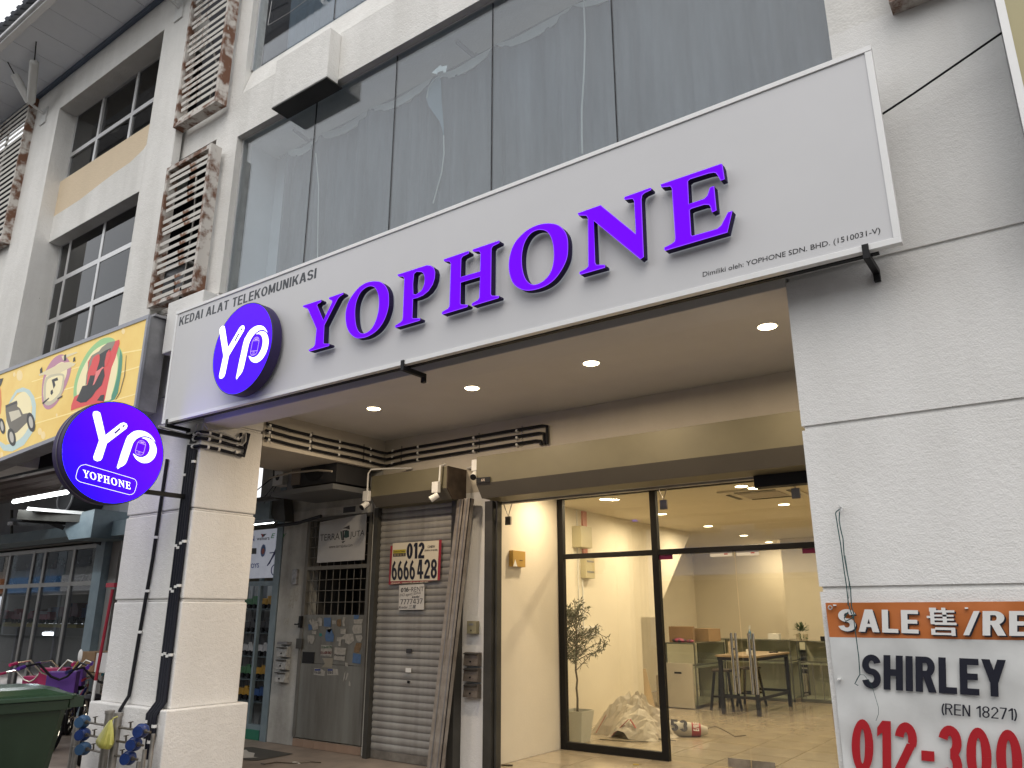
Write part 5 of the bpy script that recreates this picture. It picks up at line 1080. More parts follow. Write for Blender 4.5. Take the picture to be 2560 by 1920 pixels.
def tube_lamp(p0, p1, r, lab, power, parent=None):
    t = thing('tube_lamp', lab, 'lamp', (Vector(p0)+Vector(p1))/2)
    MB().cyl(p0, p1, r, 12).make('tube', M_tube, t, smooth=True)
    d = Vector((0, 0, r+.015)); MB().beam(Vector(p0)+d, Vector(p1)+d, r*2.2, .02).make('batten', M_wplas, t)
    l = bpy.data.lights.new('tube_light', 'AREA'); l.shape = 'RECTANGLE'; l.size = (Vector(p1)-Vector(p0)).length; l.size_y = .04; l.energy = power; l.color = (.92, .97, 1)
    o = bpy.data.objects.new('tube_light', l); COL.objects.link(o); o.parent = t; o.location = (0, 0, -r-.03)
    dv = (Vector(p1)-Vector(p0)).normalized(); o.rotation_euler = (0, 0, math.atan2(dv.y, dv.x)); return t
a = onY(220/6.9125, 1180+600/6.9125, 5.6); b_ = onY(1165/6.9125, 1180+330/6.9125, 5.6)
tube_lamp(Vector((a.x, 5.6, 1.78)), Vector((b_.x, 5.6, 1.78)), .028, 'bright fluorescent tube under the neighbour walkway ceiling', 12)
def zq(x, y, D): return onY(x/5.184, 1400+y/5.184, D)
for (xa, xb, yy, lab, pw) in ((620, 795, 435, 'fluorescent tube glowing behind the middle pane of the neighbour shopfront', 60), (1180, 1260, 425, 'fluorescent tube glowing behind the pane beside the blue steel column', 45), (565, 685, 955, 'low fluorescent tube glowing below the yellow edged display shelf', 35)):
    q1_ = zq(xa, yy, 9.6); q2_ = zq(xb, yy-4, 9.6); tube_lamp((q1_.x, 9.6, q1_.z), (q2_.x, 9.6, q1_.z), .035, lab, pw)
for k in range(7):                                                # folded strollers stored up on the mezzanine
    x = -22.5+1.15*k; t = thing('stroller', 'folded dark stroller stored on the neighbour mezzanine, %s from the left' % ('first', 'second', 'third', 'fourth', 'fifth', 'sixth', 'seventh')[k], 'stroller', (x, 8.2, .5), 'strollers stored on the mezzanine')
    for dx in (-.2, .25): MB().torus((x+dx, 8.2, .60), (0, 1, 0), .085, .02, 16, 6).make('wheel', M_bplas, t)
    mb = MB(); mb.tube([(x-.2, 8.2, .6), (x+.1, 8.15, .9), (x+.3, 8.1, 1.12)], .015, 6); mb.tube([(x+.25, 8.2, .6), (x, 8.15, .85), (x-.25, 8.1, 1.05)], .015, 6); mb.make('frame', M_alu, t)
    MB().prism([(x-.2, 8.1, .72), (x+.12, 8.1, .76), (x+.22, 8.1, 1.0), (x-.05, 8.1, 1.12), (x-.22, 8.1, .95)], (0, .1, 0)).make('seat_cloth', mat(('cloth_violet', 'cloth_plum', 'cloth_grey')[k % 3], ((.08, .07, .16), (.16, .05, .09), (.14, .14, .17))[k % 3], .8), t)
tube_lamp((-10.0, 7.0, 1.25), (-9.2, 7.0, 1.25), .02, 'hidden fluorescent tube lighting the toy rack poster', 2)
# round duct + AC above neighbour shop
dk = onY(1120/6.9125, 1180+480/6.9125, 6.2)
dct = top(MB().cyl((dk.x, 6.2, dk.z+.05), (dk.x, 6.74, dk.z+.05), .26, 28), 'round_duct', mat('duct_dark', (.05, .05, .055), .6), 'big dark round exhaust duct behind the fluorescent tube', 'duct', smooth=True)
MB().torus((dk.x, 6.2, dk.z+.05), (0, 1, 0), .26, .02, 28, 8).make('duct_rim', M_grey, dct, smooth=True)
ac2 = thing('awning_frame', 'folded dark awning cassette with white top rail above the neighbour shopfront', 'awning', (-15, 6.2, 1.5))
zl = lambda x, y, D: onY(x/6.9125, 1180+y/6.9125, D)
for (p, q, h, m_, nm) in (((510,640),(1640,730),.05,M_wplas,'top_rail'), ((350,740),(1640,800),.16,M_dkst,'cassette'), ((230,830),(1350,900),.05,M_black,'arm'), ((180,890),(720,900),.06,M_grey,'front_bar')):
    a = zl(*p, 5.7); b_ = zl(*q, 6.3); MB().beam(a, b_, .12, h).make(nm, m_, ac2)
# red tassel ornament beside column
zt = zl(2160, 850, 5.0)
# ================================================================= STAIR GATE
gt = thing('stair_gate', 'grey steel stair gate with barred top and torn stickers between the two white piers', 'gate', (-7.5, 6.74, FL))
YG = 6.72
mb = MB(); mb.box(-8.10, -8.045, YG-.01, YG+.05, -1.43, 1.19); mb.box(-6.965, -6.92, YG-.01, YG+.05, -1.43, 1.19); mb.box(-8.045, -6.965, YG-.008, YG+.048, 1.15, 1.19); mb.box(-8.045, -6.965, YG-.008, YG+.048, .53, .575); mb.make('gate_frame', mat('gate_frame', (.15, .145, .13), .6, var=.3), gt)
msheet = mat('gate_sheet', (.20, .205, .19), .5, base2=(.12, .115, .10), vs_=5, metal=.2, bump=.15, bs=18, streak=True)
mb = MB(); mb.box(-8.045, -6.965, YG, YG+.02, -.585, -.015); mb.make('upper_sheet', msheet, gt)
mb = MB(); mb.box(-8.06, -6.955, YG-.004, YG+.018, -1.43, -.59); mb.make('lower_sheet', msheet, gt)
bars = MB(); bars.box(-7.95, -7.943, YG+.01, YG+.018, -.015, .53); mbar = mat('dull_bar', (.17, .16, .14), .6, var=.3)
br = bars.make('bar', mbar, gt)
copies(br, [(.124*k, 0, 0) for k in range(1, 8)], gt)
b2 = MB().box(-7.95, -7.943, YG+.01, YG+.018, .575, 1.15).make('bar', mbar, gt); copies(b2, [(.124*k, 0, 0) for k in range(1, 8)], gt)
hb = MB().box(-8.045, -6.965, YG+.0, YG+.009, .131, .138).make('cross_bar', mbar, gt); copies(hb, [(0, 0, d_) for d_ in (.14, .27, .55, .68, .81, .94)], gt)
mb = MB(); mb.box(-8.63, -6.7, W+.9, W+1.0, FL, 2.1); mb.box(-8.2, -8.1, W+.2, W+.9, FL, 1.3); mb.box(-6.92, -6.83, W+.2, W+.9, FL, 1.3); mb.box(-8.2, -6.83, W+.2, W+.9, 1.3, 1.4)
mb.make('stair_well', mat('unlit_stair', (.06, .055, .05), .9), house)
mb = MB(); mb.box(-8.02, -7.80, YG-.006, YG-.0045, -.585, -.455); mb.make('lock_opening', M_black, gt)
MB().box(-8.13, -8.02, YG-.03, YG-.012, -.42, -.30).make('lock_case', M_dkst, gt)
mb = MB(); mb.tube([(-8.17, YG-.04, -.13), (-8.10, YG-.05, -.13), (-8.05, YG-.04, -.10)], .010, 6); mb.box(-8.09, -8.05, YG-.05, YG-.012, -.17, -.03); mb.make('lock_hasp', M_black, gt)
# step below
stp = struct('gate_step', MB().box(-8.1, -6.93, W-.02, W+.3, FL, -1.445), M_grout)
s0 = MB().box(-8.098, -7.906, W-.026, W-.02, FL+.002, -1.447).make('tile', mat('step_tile', (.33, .23, .17), .4, var=.15), stp); copies(s0, [(.195*k, 0, 0) for k in range(1, 6)], stp)
# stickers
zg = lambda x, y: onY(740+x/8.295, 1520+y/8.295, YG-.006)
def sticker(pts, m, txt=None, tm=None, lay=0):
    a = [zg(*p)+Vector((0, -.0008*lay, 0)) for p in pts]; p, t = fill_faces([a]); return MB().add(p, t).make('sticker', m, gt)
mw_ = mat('torn_paper', (.36, .35, .32), .8, var=.25, vs_=30); mbl = mat('blue_sticker', (.07, .14, .28), .6, var=.2, vs_=30); mbr = mat('brown_residue', (.20, .13, .07), .8, var=.4, vs_=30); mte = mat('teal_sticker', (.02, .20, .18), .6)
for pts, m_ in ((((265,265),(300,230),(330,300),(345,215),(380,270),(430,265),(470,300),(460,440),(350,460),(330,370)), mw_), (((450,215),(490,195),(545,225),(535,370),(480,375),(440,300)), mw_), (((580,200),(725,200),(720,390),(575,380)), mbl),
    (((750,255),(825,260),(825,335),(755,335)), mw_), (((850,240),(930,220),(935,370),(890,390),(845,360)), mbr), (((980,185),(1030,190),(1000,300),(1020,380),(970,370),(960,270)), mw_), (((1195,145),(1310,150),(1290,225),(1200,235)), mbl), (((1190,240),(1390,230),(1360,330),(1200,320)), mw_),
    (((1190,350),(1370,340),(1365,525),(1200,535),(1160,440)), mw_), (((255,330),(320,350),(340,445),(260,460)), mbl), (((330,470),(425,475),(420,545),(330,540)), mw_), (((240,560),(380,570),(385,640),(340,745),(300,740),(280,680),(255,745),(235,640)), mw_), (((480,520),(540,530),(530,590),(480,580)), mte),
    (((640,440),(740,430),(760,520),(790,560),(770,700),(620,690),(600,590)), mbl), (((640,430),(690,425),(740,440),(700,520),(650,480)), mw_), (((920,430),(1035,430),(1030,545),(925,540)), mw_), (((850,610),(960,600),(1020,540),(1190,530),(1200,680),(1100,760),(1020,720),(1020,650),(940,650),(920,790),(870,780),(890,700),(845,680)), mw_),
    (((1230,570),(1360,560),(1380,620),(1340,710),(1270,690)), mw_), (((1250,720),(1365,730),(1340,840),(1300,930),(1200,920),(1210,820)), mbr), (((1185,935),(1350,965),(1335,1160),(1165,1135)), mbl), (((520,765),(750,775),(735,1010),(510,1000)), mw_), (((800,815),(1040,830),(1005,1095),(780,1070)), mw_),
    (((540,1035),(770,1040),(750,1240),(530,1230),(600,1150)), mat('beige_scrap', (.28, .26, .21), .8, var=.2)), (((380,1245),(520,1260),(600,1310),(590,1415),(365,1380)), mw_), (((655,1260),(780,1260),(870,1270),(880,1390),(645,1395)), mw_), (((1020,1130),(1075,1140),(1070,1220),(1020,1200)), mw_),
    (((1060,1340),(1090,1360),(1050,1480),(1020,1500)), mw_), (((1000,1360),(1030,1300),(1010,1450),(970,1540)), mw_), (((1100,1500),(1130,1560),(1130,1620),(1090,1610)), mw_)): sticker(pts, m_)
for tx_, bl, br_, tl, m_ in (('016-8178', (530,840), (745,838), (530,785), mat('green_ink2', (.03, .10, .05), .6)), ('016-688 0063', (515,955), (735,960), (518,890), mat('red_dark_ink', (.12, .02, .02), .6)), ('Wang Kredit', (520,1000), (715,1003), (520,982), M_text), ('Pinjaman', (795,1010), (1015,1020), (800,950), M_text), ('016-507', (380,1355), (520,1375), (385,1300), M_text), ('016-5', (660,1370), (770,1370), (665,1300), M_text)):
    thin_text('sticker_print', tx_, quad_fit(zg(*bl), zg(*br_), zg(*tl)), m_, gt, off=(0, -.0025, 0), bold=.02)
for b4 in (((390,1265),(510,1265),(510,1300),(385,1298)), ((660,1265),(765,1268),(760,1300),(658,1300))): sticker(b4, mat('dk_blue_band', (.02, .04, .2), .6), lay=2)
# sign on the gate
tj = thing('stair_sign', 'white TERRAJUTA sign board wired to the upper bars of the stair gate', 'sign', (-7.5, 6.68, .62))
z1 = lambda x, y: onY(560+x/3.77, 1040+y/3.77, 6.685)
mb = MB(); mb.prism([z1(905,1000), z1(1345,920), z1(1320,1355), z1(875,1385)], (0, .008, 0)); mb.make('board', mat('grey_white_board', (.44, .44, .44), .22, var=.08), tj)
thin_text('lettering', 'TERRA', quad_fit(z1(905,1178), z1(1090,1163), z1(908,1118)), M_text, tj, off=(0, -.0015, 0))
thin_text('lettering', 'JUTA', quad_fit(z1(1185,1162), z1(1322,1142), z1(1190,1092)), M_text, tj, off=(0, -.0015, 0))
thin_text('lettering', 'www.terrajuta.com', quad_fit(z1(990,1258), z1(1213,1238), z1(990,1222)), M_text, tj, off=(0, -.0015, 0))
mgj = mat('dark_green_ink', (.015, .05, .045), .5)
for pts, m_ in ((((1097,1088),(1112,1086),(1116,1170),(1108,1170)), mgj), (((1118,1060),(1183,1028),(1187,1070),(1150,1060)), M_text), (((1140,1085),(1178,1080),(1180,1140),(1150,1150),(1130,1145)), mgj), (((1108,1185),(1148,1175),(1120,1200)), M_text), (((1117,1080),(1165,1072),(1165,1082),(1132,1088),(1132,1170),(1117,1172)), M_text)):
    mb = MB(); pts2 = [z1(*p)+Vector((0, -.0015, 0)) for p in pts]; p, t = fill_faces([pts2]); mb.add(p, t); mb.make('emblem', m_, tj)
top(MB().box(-7.45, -7.24, W-.03, W-.02, 1.22, 1.29), 'unit_number_plate', M_text, 'small dark unit number plate above the stair gate', 'number plate')
# ================================================================= POSTERS ON THE SHUTTER
zp = lambda x, y, d=0: onY(960+x/8.293, 1340+y/8.293, 6.662)+Vector((0, -d, 0))
p1_ = thing('rent_poster', 'red bordered white poster reading 012 6666 428 taped to the roller shutter', 'poster', (-6.15, 6.66, .33))
def quadp(pts, m, parent, name, d=0, th=.002):
    MB().prism([zp(*p, d) for p in pts], (0, th, 0)).make(name, m, parent)
mpp = mat('poster_paper', (.62, .57, .46), .6, var=.08); mred = mat('poster_red', (.28, .02, .035), .5)
quadp(((135,205),(1195,75),(1155,915),(95,1012)), mred, p1_, 'border')
quadp(((188,150),(1142,90),(1108,915),(140,940)), mpp, p1_, 'sheet', .003)
bold_text('lettering', '012', quad_fit(zp(470,480), zp(840,462), zp(480,152)), mk, p1_, off=(0, -.004, 0), t=.24, gap=.08)
bold_text('lettering', '6666', quad_fit(zp(165,920), zp(650,905), zp(165,525)), mk, p1_, off=(0, -.004, 0), t=.2, gap=.07)
bold_text('lettering', '428', quad_fit(zp(690,888), zp(1100,880), zp(700,490)), mk, p1_, off=(0, -.004, 0), t=.2, gap=.07)
thin_text('lettering', 'CHEW', quad_fit(zp(912,252), zp(1065,242), zp(912,200)), M_text, p1_, off=(0, -.006, 0), bold=.02)
thin_text('lettering', '(REN 01640)', quad_fit(zp(850,328), zp(1112,312), zp(850,285)), M_text, p1_, off=(0, -.006, 0), bold=.02)
quadp(((195,290),(458,275),(458,350),(193,362)), mat('poster_yellow', (.45, .38, .03), .5), p1_, 'strip', .005, .001)
quadp(((193,364),(458,352),(452,420),(192,432)), M_text, p1_, 'strip', .005, .001)
thin_text('lettering', 'Direct to Owner', quad_fit(zp(205,345), zp(450,335), zp(205,300)), M_text, p1_, off=(0, -.008, 0), bold=.01)
thin_text('lettering', '直接业主', quad_fit(zp(210,420), zp(445,408), zp(210,372)), mat('gold_ink', (.45, .35, .2), .5), p1_, off=(0, -.008, 0))
thin_text('lettering', '出SALE / RENT出 JUAL/SEWA', quad_fit(zp(145,1005), zp(925,975), zp(145,960)), mpp, p1_, off=(0, -.003, 0), bold=.02, shear=.2)
p2_ = thing('handwritten_notice', 'white paper notice 016-RENT 7777437 pasted below the red bordered poster', 'notice', (-6.2, 6.66, .04))
quadp(((318,1022),(838,992),(830,1525),(305,1533)), mat('notice_paper', (.55, .54, .52), .7, var=.06), p2_, 'sheet', .0015)
bold_text('lettering', '016-', quad_fit(zp(350,1172), zp(555,1150), zp(355,1080)), M_text, p2_, off=(0, -.002, 0), t=.2)
thin_text('lettering', 'RENT', quad_fit(zp(570,1155), zp(825,1145), zp(572,1060)), M_text, p2_, off=(0, -.003, 0))
bold_text('lettering', '7777437', quad_fit(zp(340,1420), zp(800,1400), zp(345,1315)), M_text, p2_, off=(0, -.002, 0), t=.14)
thin_text('lettering', '(NO agent) SEWA', quad_fit(zp(330,1275), zp(765,1225), zp(330,1200)), M_text, p2_, off=(0, -.003, 0), shear=.2)
thin_text('lettering', 'kedai', quad_fit(zp(580,1290), zp(745,1275), zp(580,1240)), M_text, p2_, off=(0, -.003, 0), shear=.3, bold=.02)
thin_text('lettering', 'Kedai 三星', quad_fit(zp(315,1510), zp(665,1500), zp(315,1440)), M_text, p2_, off=(0, -.003, 0), shear=.2, bold=.01)
# ================================================================= SMALL THINGS ON PIERS
z6 = lambda x, y, D: onY(560+x*.3074, 1440+y*.3074, D)
np_ = thing('house_number_plate', 'black plate with the number 66 on the corner of the wide shutter housing', 'number plate', (-4.9, 6.34, 1.37))
z8 = lambda x, y: onY(1160+x/15.8, 1180+y/15.8, 6.335)
MB().prism([z8(485,230), z8(1030,185), z8(1022,395), z8(480,445)], (0, .008, 0)).make('plate', M_black, np_)
thin_text('lettering', '66', quad_fit(z8(680,378), z8(825,360), z8(680,262)), mat('pale_number', (.45, .38, .33), .5), np_, off=(0, -.002, 0), bold=.015)
def letterbox(parent, x0, x1, z0, z1, y, m_):
    h = z1-z0; b = MB(); b.prism([(x0, y, z0), (x0, y-.075, z0+.01), (x0, y-.055, z1), (x0, y, z1)], (x1-x0, 0, 0)); o = b.make('letterbox', m_, parent, bevel=.002)
    MB().box(x0+.01, x1-.01, y-.085, y-.060, z1-.018, z1-.008).make('flap', M_dkst, o); MB().cyl(((x0+x1)/2, y-.08, z0+.05), ((x0+x1)/2, y-.062, z0+.05), .009, 8).make('lock', M_black, o)
    return o
lb = thing('letterboxes', 'stack of three white papered letterboxes on the dirty pier left of the stair gate', 'letterbox', (-8.35, 6.72, -.84))
for k in range(3): letterbox(lb, -8.46+.0*k, -8.26, -.83+.15*k, -.70+.15*k, W-.02, mat('papered_box', (.42, .42, .40), .6, base2=(.22, .22, .22), vs_=22))
MB().box(-8.46, -8.26, W-.09, W-.022, -.375, -.345).make('hood', M_grey, lb)
lb2 = thing('letterboxes', 'stack of three brown steel letterboxes on the pier between small shutter and shop', 'letterbox', (-5.3, 6.74, -.84))
for k in range(3): letterbox(lb2, -5.42, -5.23, -.84+.155*k, -.70+.155*k, W, mat('steel_box', (.20, .17, .14), .4, metal=.5, base2=(.12, .10, .08), vs_=16))
top(MB().box(-8.31, -8.22, W-.06, W-.022, .36, .55), 'intercom', mat('intercom_grey', (.32, .32, .33), .4, metal=.4, base2=(.15, .15, .15), vs_=20), 'narrow grey intercom panel high on the dirty white pier', 'intercom', bevel=.004)
mtr = top(MB().box(-5.39, -5.265, W-.06, W-.001, -.205, -.075), 'alarm_box', mat('beige_box', (.26, .24, .15), .5), 'small beige key switch box above the brown letterboxes', 'switch box', bevel=.004)
MB().cyl((-5.33, W-.065, -.17), (-5.33, W-.06, -.17), .008, 8).make('keyhole', M_black, mtr); MB().box(-5.36, -5.30, W-.063, W-.0605, -.12, -.10).make('display', M_grey, mtr)
rnd = random.Random(2); scr = thing('paper_scraps', 'torn grey paper remnants glued on the dirty pier under the intercom', 'paper scraps', (-8.4, W-.021, -.15))
for k in range(6):
    x = -8.45+rnd.uniform(0, .16); z = -.15+rnd.uniform(0, .55); MB().box(x, x+rnd.uniform(.06, .11), W-.0225-.0005*k, W-.021, z, z+rnd.uniform(.06, .12)).make('paper_scrap', mat('scrap', (.42, .41, .37), .9, base2=(.30, .29, .26), vs_=30), scr)
# leaning aluminium profiles
for k, (xb, xt, lab) in enumerate(((-5.66, -5.44, 'left of the two aluminium door tracks leaning on the pier beside the small shutter'), (-5.56, -5.345, 'right aluminium door track with dark edge leaning on the pier beside the small shutter'))):
    a = Vector((xb, 6.50-.02*k, FL+.002)); b_ = Vector((xt, 6.64, 1.215)); t = MB().beam(a, b_, .105, .05)
    o = top(t, 'aluminium_track', mat('dusty_alu', (.36, .33, .29), .5, metal=.3, base2=(.22, .19, .16), vs_=6), lab, 'door track', 'aluminium tracks leaning on the pier')
    MB().beam(a+Vector((.046, -.03, 0)), b_+Vector((.046, -.03, 0)), .006, .012).make('dark_edge', M_black, o); MB().beam(a+Vector((0, -.028, 0)), b_+Vector((0, -.028, 0)), .012, .008).make('groove', M_grey, o)
# cctv cameras
def cctv(x, y, z, aim, lab, pipe):
    t = thing('cctv_camera', lab, 'camera', (x, y, z), 'cctv cameras on the shutter housings')
    MB().box(x-.045, x+.045, y-.03, y+.02, z, z+.12).make('junction_box', M_wplas, t, bevel=.005)
    c = Vector((x, y-.03, z-.05)); d = Vector(aim).normalized(); mb = MB(); mb.cyl((x, y-.01, z), (x, y-.01, z-.04), .012, 8); mb.cyl(c-d*.05, c+d*.05, .032, 16, .036); b = mb.make('body', M_wplas, t, smooth=True)
    MB().cyl(c+d*.05, c+d*.056, .034, 16).make('lens', M_black, t)
    MB().tube(pipe, .011, 8).make('conduit', M_wplas, t, smooth=True)
cctv(-6.70, 6.40, 1.27, (-.1, -.8, -.6), 'white camera on an angled conduit at the left end of the small shutter housing', [(-6.70, 6.40, 1.39), (-6.70, 6.40, 1.60), (-6.68, 6.42, 1.65), (-6.5, 6.6, 1.67), (-6.3, 6.73, 1.67)])
cctv(-5.60, 6.38, 1.27, (-.7, -.5, -.55), 'white camera below the right end of the small shutter housing', [(-5.56, 6.38, 1.39), (-5.55, 6.38, 1.57), (-5.54, 6.45, 1.59)])
cctv(-5.06, 6.40, 1.46, (.3, -.8, -.55), 'white camera on the wall beside the number 66 plate', [(-5.06, 6.42, 1.52), (-5.2, 6.6, 1.56), (-5.45, 6.73, 1.58)])
# AC condenser shelf in the neighbour walkway seen past the pillar
asf = thing('condenser_unit', 'dark air conditioner condenser on a grey bracket shelf over the stair gate', 'air conditioner', (-7.4, 6.4, 1.40))
MB().box(-7.65, -6.86, 6.05, 6.6, 1.47, 1.93).make('casing', mat('condenser_dark', (.02, .02, .022), .7), asf, bevel=.006)
MB().box(-7.95, -6.83, 5.98, 6.7, 1.38, 1.44).make('shelf_tray', mat('tray_grey', (.15, .155, .16), .5, metal=.3), asf)
mb = MB(); mb.cyl((-7.25, 6.045, 1.70), (-7.25, 6.05, 1.70), .19, 24); mb.make('fan_grille', M_black, asf)
mb = MB(); mb.box(-7.66, -7.5, 6.04, 6.049, 1.5, 1.9); mb.make('side_panel', mat('panel_brown', (.20, .17, .14), .5), asf)
mb = MB(); mb.tube([(-8.05, 6.0, 1.62), (-7.6, 5.97, 1.64), (-7.1, 5.97, 1.62), (-6.85, 5.97, 1.58)], .012, 8); mb.make('white_conduit', mat('cream_pipe', (.4, .36, .3), .5), asf)
mb = MB(); mb.box(-8.06, -7.94, 6.3, 6.42, 1.42, 1.95); mb.make('post', M_grey, asf)
wb = top(MB().box(-8.30, -8.10, 6.25, 6.40, 1.58, 1.86), 'meter_cabinet', M_whitep, 'small white cabinet with print hanging beside the condenser shelf', 'cabinet', bevel=.004)
thin_text('lettering', 'ARMOUR', quad_fit((-8.29, 6.249, 1.77), (-8.11, 6.249, 1.77), (-8.29, 6.249, 1.83)), M_text, wb, bold=.01)
MB().sphere((-8.2, 6.246, 1.68), .04, 10, 6, (1, .05, 1)).make('crest', M_text, wb)
fl_ = top(MB().box(-8.25, -8.12, 6.15, 6.25, 1.90, 1.98), 'floodlight', M_grey, 'small grey floodlight above the white cabinet', 'floodlight'); MB().cyl((-8.18, 6.2, 1.98), (-8.18, 6.25, 2.1), .008, 6).make('stem', M_grey, fl_)
mb = MB(); mb.tube([(-9.0, 6.3, 1.42), (-8.6, 6.3, 1.6), (-8.3, 6.32, 1.75)], .008, 5); mb.tube([(-8.6, 6.3, 1.4), (-8.45, 6.3, 1.5), (-8.3, 6.3, 1.62)], .005, 5); mb.tube([(-8.5, 6.3, 1.38), (-8.35, 6.3, 1.5), (-8.25, 6.3, 1.62)], .005, 5); mb.tube([(-8.3, 6.2, 2.0), (-8.1, 6.1, 1.85), (-7.95, 6.0, 1.62)], .01, 5)
top(mb, 'loose_cables', M_black, 'loose black cables sagging around the white cabinet', 'cables')
mb = MB(); mb.box(-9.3, -8.0, 6.1, 6.18, 1.37, 1.42); mb.prism([onY(560+x/3.77, 1040+y/3.77, 6.5) for x, y in ((437,742),(560,748),(575,990),(480,988),(425,905))], (0, .15, 0)); top(mb, 'canopy_bracket', M_dkst, 'dark steel canopy bracket above the toy rack poster', 'bracket')
top(MB().tube([(-8.6, 6.6, 1.12), (-8.1, 6.55, 1.12), (-7.55, 6.45, 1.16)], .022, 8), 'conduit_arm', M_bplas, 'black conduit arm with white clamps running to the stair sign', 'conduit', smooth=True)
# mat and litter on the walkway
mt = top(MB().add([onZ(560+x*.3074, 1440+y*.3074, FL+.004) for x, y in ((20,1400),(230,1390),(565,1445),(270,1500),(20,1485))], [(0,1,2,3,4)]), 'floor_mat', mat('dark_mat', (.06, .058, .052), .8, var=.2), 'dark worn rubber mat on the walkway floor in front of the stair gate', 'mat')
MB().add([onZ(560+x*.3074, 1440+y*.3074, FL+.007) for x, y in ((80,1420),(180,1412),(200,1430),(250,1440),(240,1470),(280,1475),(150,1480),(80,1470))], [tuple(range(8))]).make('torn_paper', mat('floor_paper', (.45, .44, .42), .8), mt)
top(MB().tube([onZ(560+x*.3074, 1440+y*.3074, FL+.01) for x, y in ((300,1525),(330,1530),(430,1515),(560,1522),(700,1512),(790,1516))], .006, 5), 'twig', M_wood, 'thin brown stick lying on the walkway floor below the gate', 'stick')
top(MB().box(-8.1+.9, -7.1, 6.0, 6.03, FL, FL+.01), 'litter', M_whitep, 'tiny white scrap on the walkway floor near the shutter', 'litter')
top(MB().obox(onZ(1220+180*.2652, 1480+1632*.2652, FL+.006), (1, .5, 0), (-.5, 1, 0), (0, 0, 1), .06, .012, .006), 'wooden_chip', M_wood, 'dark wooden chip on the floor by the shutter guide', 'litter')
top(MB().obox(onZ(1220+1395*.2652, 1480+1625*.2652, FL+.004), (1, .3, 0), (-.3, 1, 0), (0, 0, 1), .03, .02, .003), 'dry_leaf', mat('leaf_yellow', (.35, .25, .04), .7), 'small yellow leaf on the tiled floor before the glass front', 'leaf')
# ================================================================= DOWNLIGHTS
def downlight(x, y, z, r, lab, power, grp, col=(1, .78, .50), spread=R(175)):
    t = thing('downlight', lab, 'downlight', (x, y, z), grp)
    MB().cyl((x, y, z), (x, y, z-.006), r+.012, 28).make('trim', M_wplas, t, smooth=True)
    MB().cyl((x, y, z-.0062), (x, y, z-.009), r, 28).make('lens', M_lamp, t)
    l = bpy.data.lights.new('downlight_glow', 'AREA'); l.shape = 'DISK'; l.size = r*2; l.energy = power; l.color = col; l.spread = spread
    o = bpy.data.objects.new('downlight_glow', l); COL.objects.link(o); o.parent = t; o.location = (0, 0, -.013)
for x, lab in ((-5.75, 'round warm downlight in the walkway ceiling nearest the left pillar'), (-4.43, 'round warm downlight second from the left pillar in the walkway ceiling'), (-3.12, 'round warm downlight second from the right pillar in the walkway ceiling'), (-1.60, 'round warm downlight in the walkway ceiling nearest the right pillar')):
    downlight(x, 5.52, 2.07, .068, lab, 15, 'downlights under the walkway ceiling', (1, .80, .56))
downlight(-4.85, 7.85, 1.45, .07, 'downlight above the recess beside the lit left wall, tucked behind the shutter housing', 13, 'downlights of the shop recess')
downlight(-3.0, 7.75, 1.45, .07, 'downlight above the glass doors behind the wide shutter housing', 9, 'downlights of the shop recess')
k = 0
for x in (-5.1, -3.2):
    for j, y in enumerate((9.29, 11.25, 13.35, 15.4, 17.2)):
        nm = ['first', 'second', 'third', 'fourth', 'fifth'][j]
        downlight(x-(.08*j), y, 1.5, .075, 'ceiling downlight inside the shop, %s from the glass in the %s row' % (nm, 'left' if x < -4 else 'right'), 26 if j < 3 else 14, 'downlights inside the lit shop')
# ================================================================= INSIDE THE SHOP
def electric(y0, y1, z0, z1, dp, m_, name, lab):
    return top(MB().box(WX, WX+dp, y0, y1, z0, z1), name, m_, lab, 'electrical box', bevel=.006)
mel = mat('beige_enclosure', (.42, .38, .24), .5, var=.05)
electric(9.88, 10.2, .93, 1.24, .16, mel, 'distribution_box', 'large beige distribution box high on the left shop wall')
e2 = electric(10.1, 10.36, .50, .83, .10, mat('beige_panel', (.48, .43, .27), .45, var=.05), 'breaker_panel', 'beige breaker panel with two switch rows under the distribution box')
for z in (.58, .73): MB().box(WX+.101, WX+.106, 10.13, 10.33, z, z+.025).make('breaker_row', M_grey, e2)
top(MB().box(WX, WX+.03, 10.16, 10.28, .84, 1.49), 'red_duct', mat('red_duct', (.45, .10, .05), .5), 'brick red cable trunking running up the left shop wall', 'trunking')
mb = MB()
for y in (10.02, 10.14): mb.cyl((WX+.01, y, -.2), (WX+.01, y, .5 if y > 10.1 else 1.49), .010, 6)
top(mb, 'wall_conduit', M_wplas, 'two thin white conduits on the left shop wall behind the potted tree', 'conduit')
sw = top(MB().box(WX, WX+.03, 9.95, 10.55, -.30, -.18), 'switch_strip', M_wplas, 'row of white switches on the shop wall behind the tree', 'switches')
for k in range(4): MB().box(WX+.031, WX+.036, 9.98+.14*k, 10.08+.14*k, -.28, -.20).make('switch', mat('switch_cream', (.6, .56, .45), .4), sw)
lr = top(MB().box(-5.33, -5.27, 7.37, 7.62, .52, .70), 'yellow_box', mat('kraft_yellow', (.45, .28, .06), .6), 'small kraft yellow box fixed on the lit recess wall', 'box', bevel=.003)
MB().prism([(-5.269, 7.37, .52), (-5.269, 7.45, .52), (-5.269, 7.41, .60)], (.001, 0, 0)).make('label_corner', M_whitep, lr)
MB().box(-5.269, -5.267, 7.50, 7.56, .59, .597).make('printed_line', M_wood, lr)
acs = thing('ceiling_cassette', 'square white ceiling air conditioner cassette behind the glass doors', 'air conditioner', (-3.15, 10, 1.49))
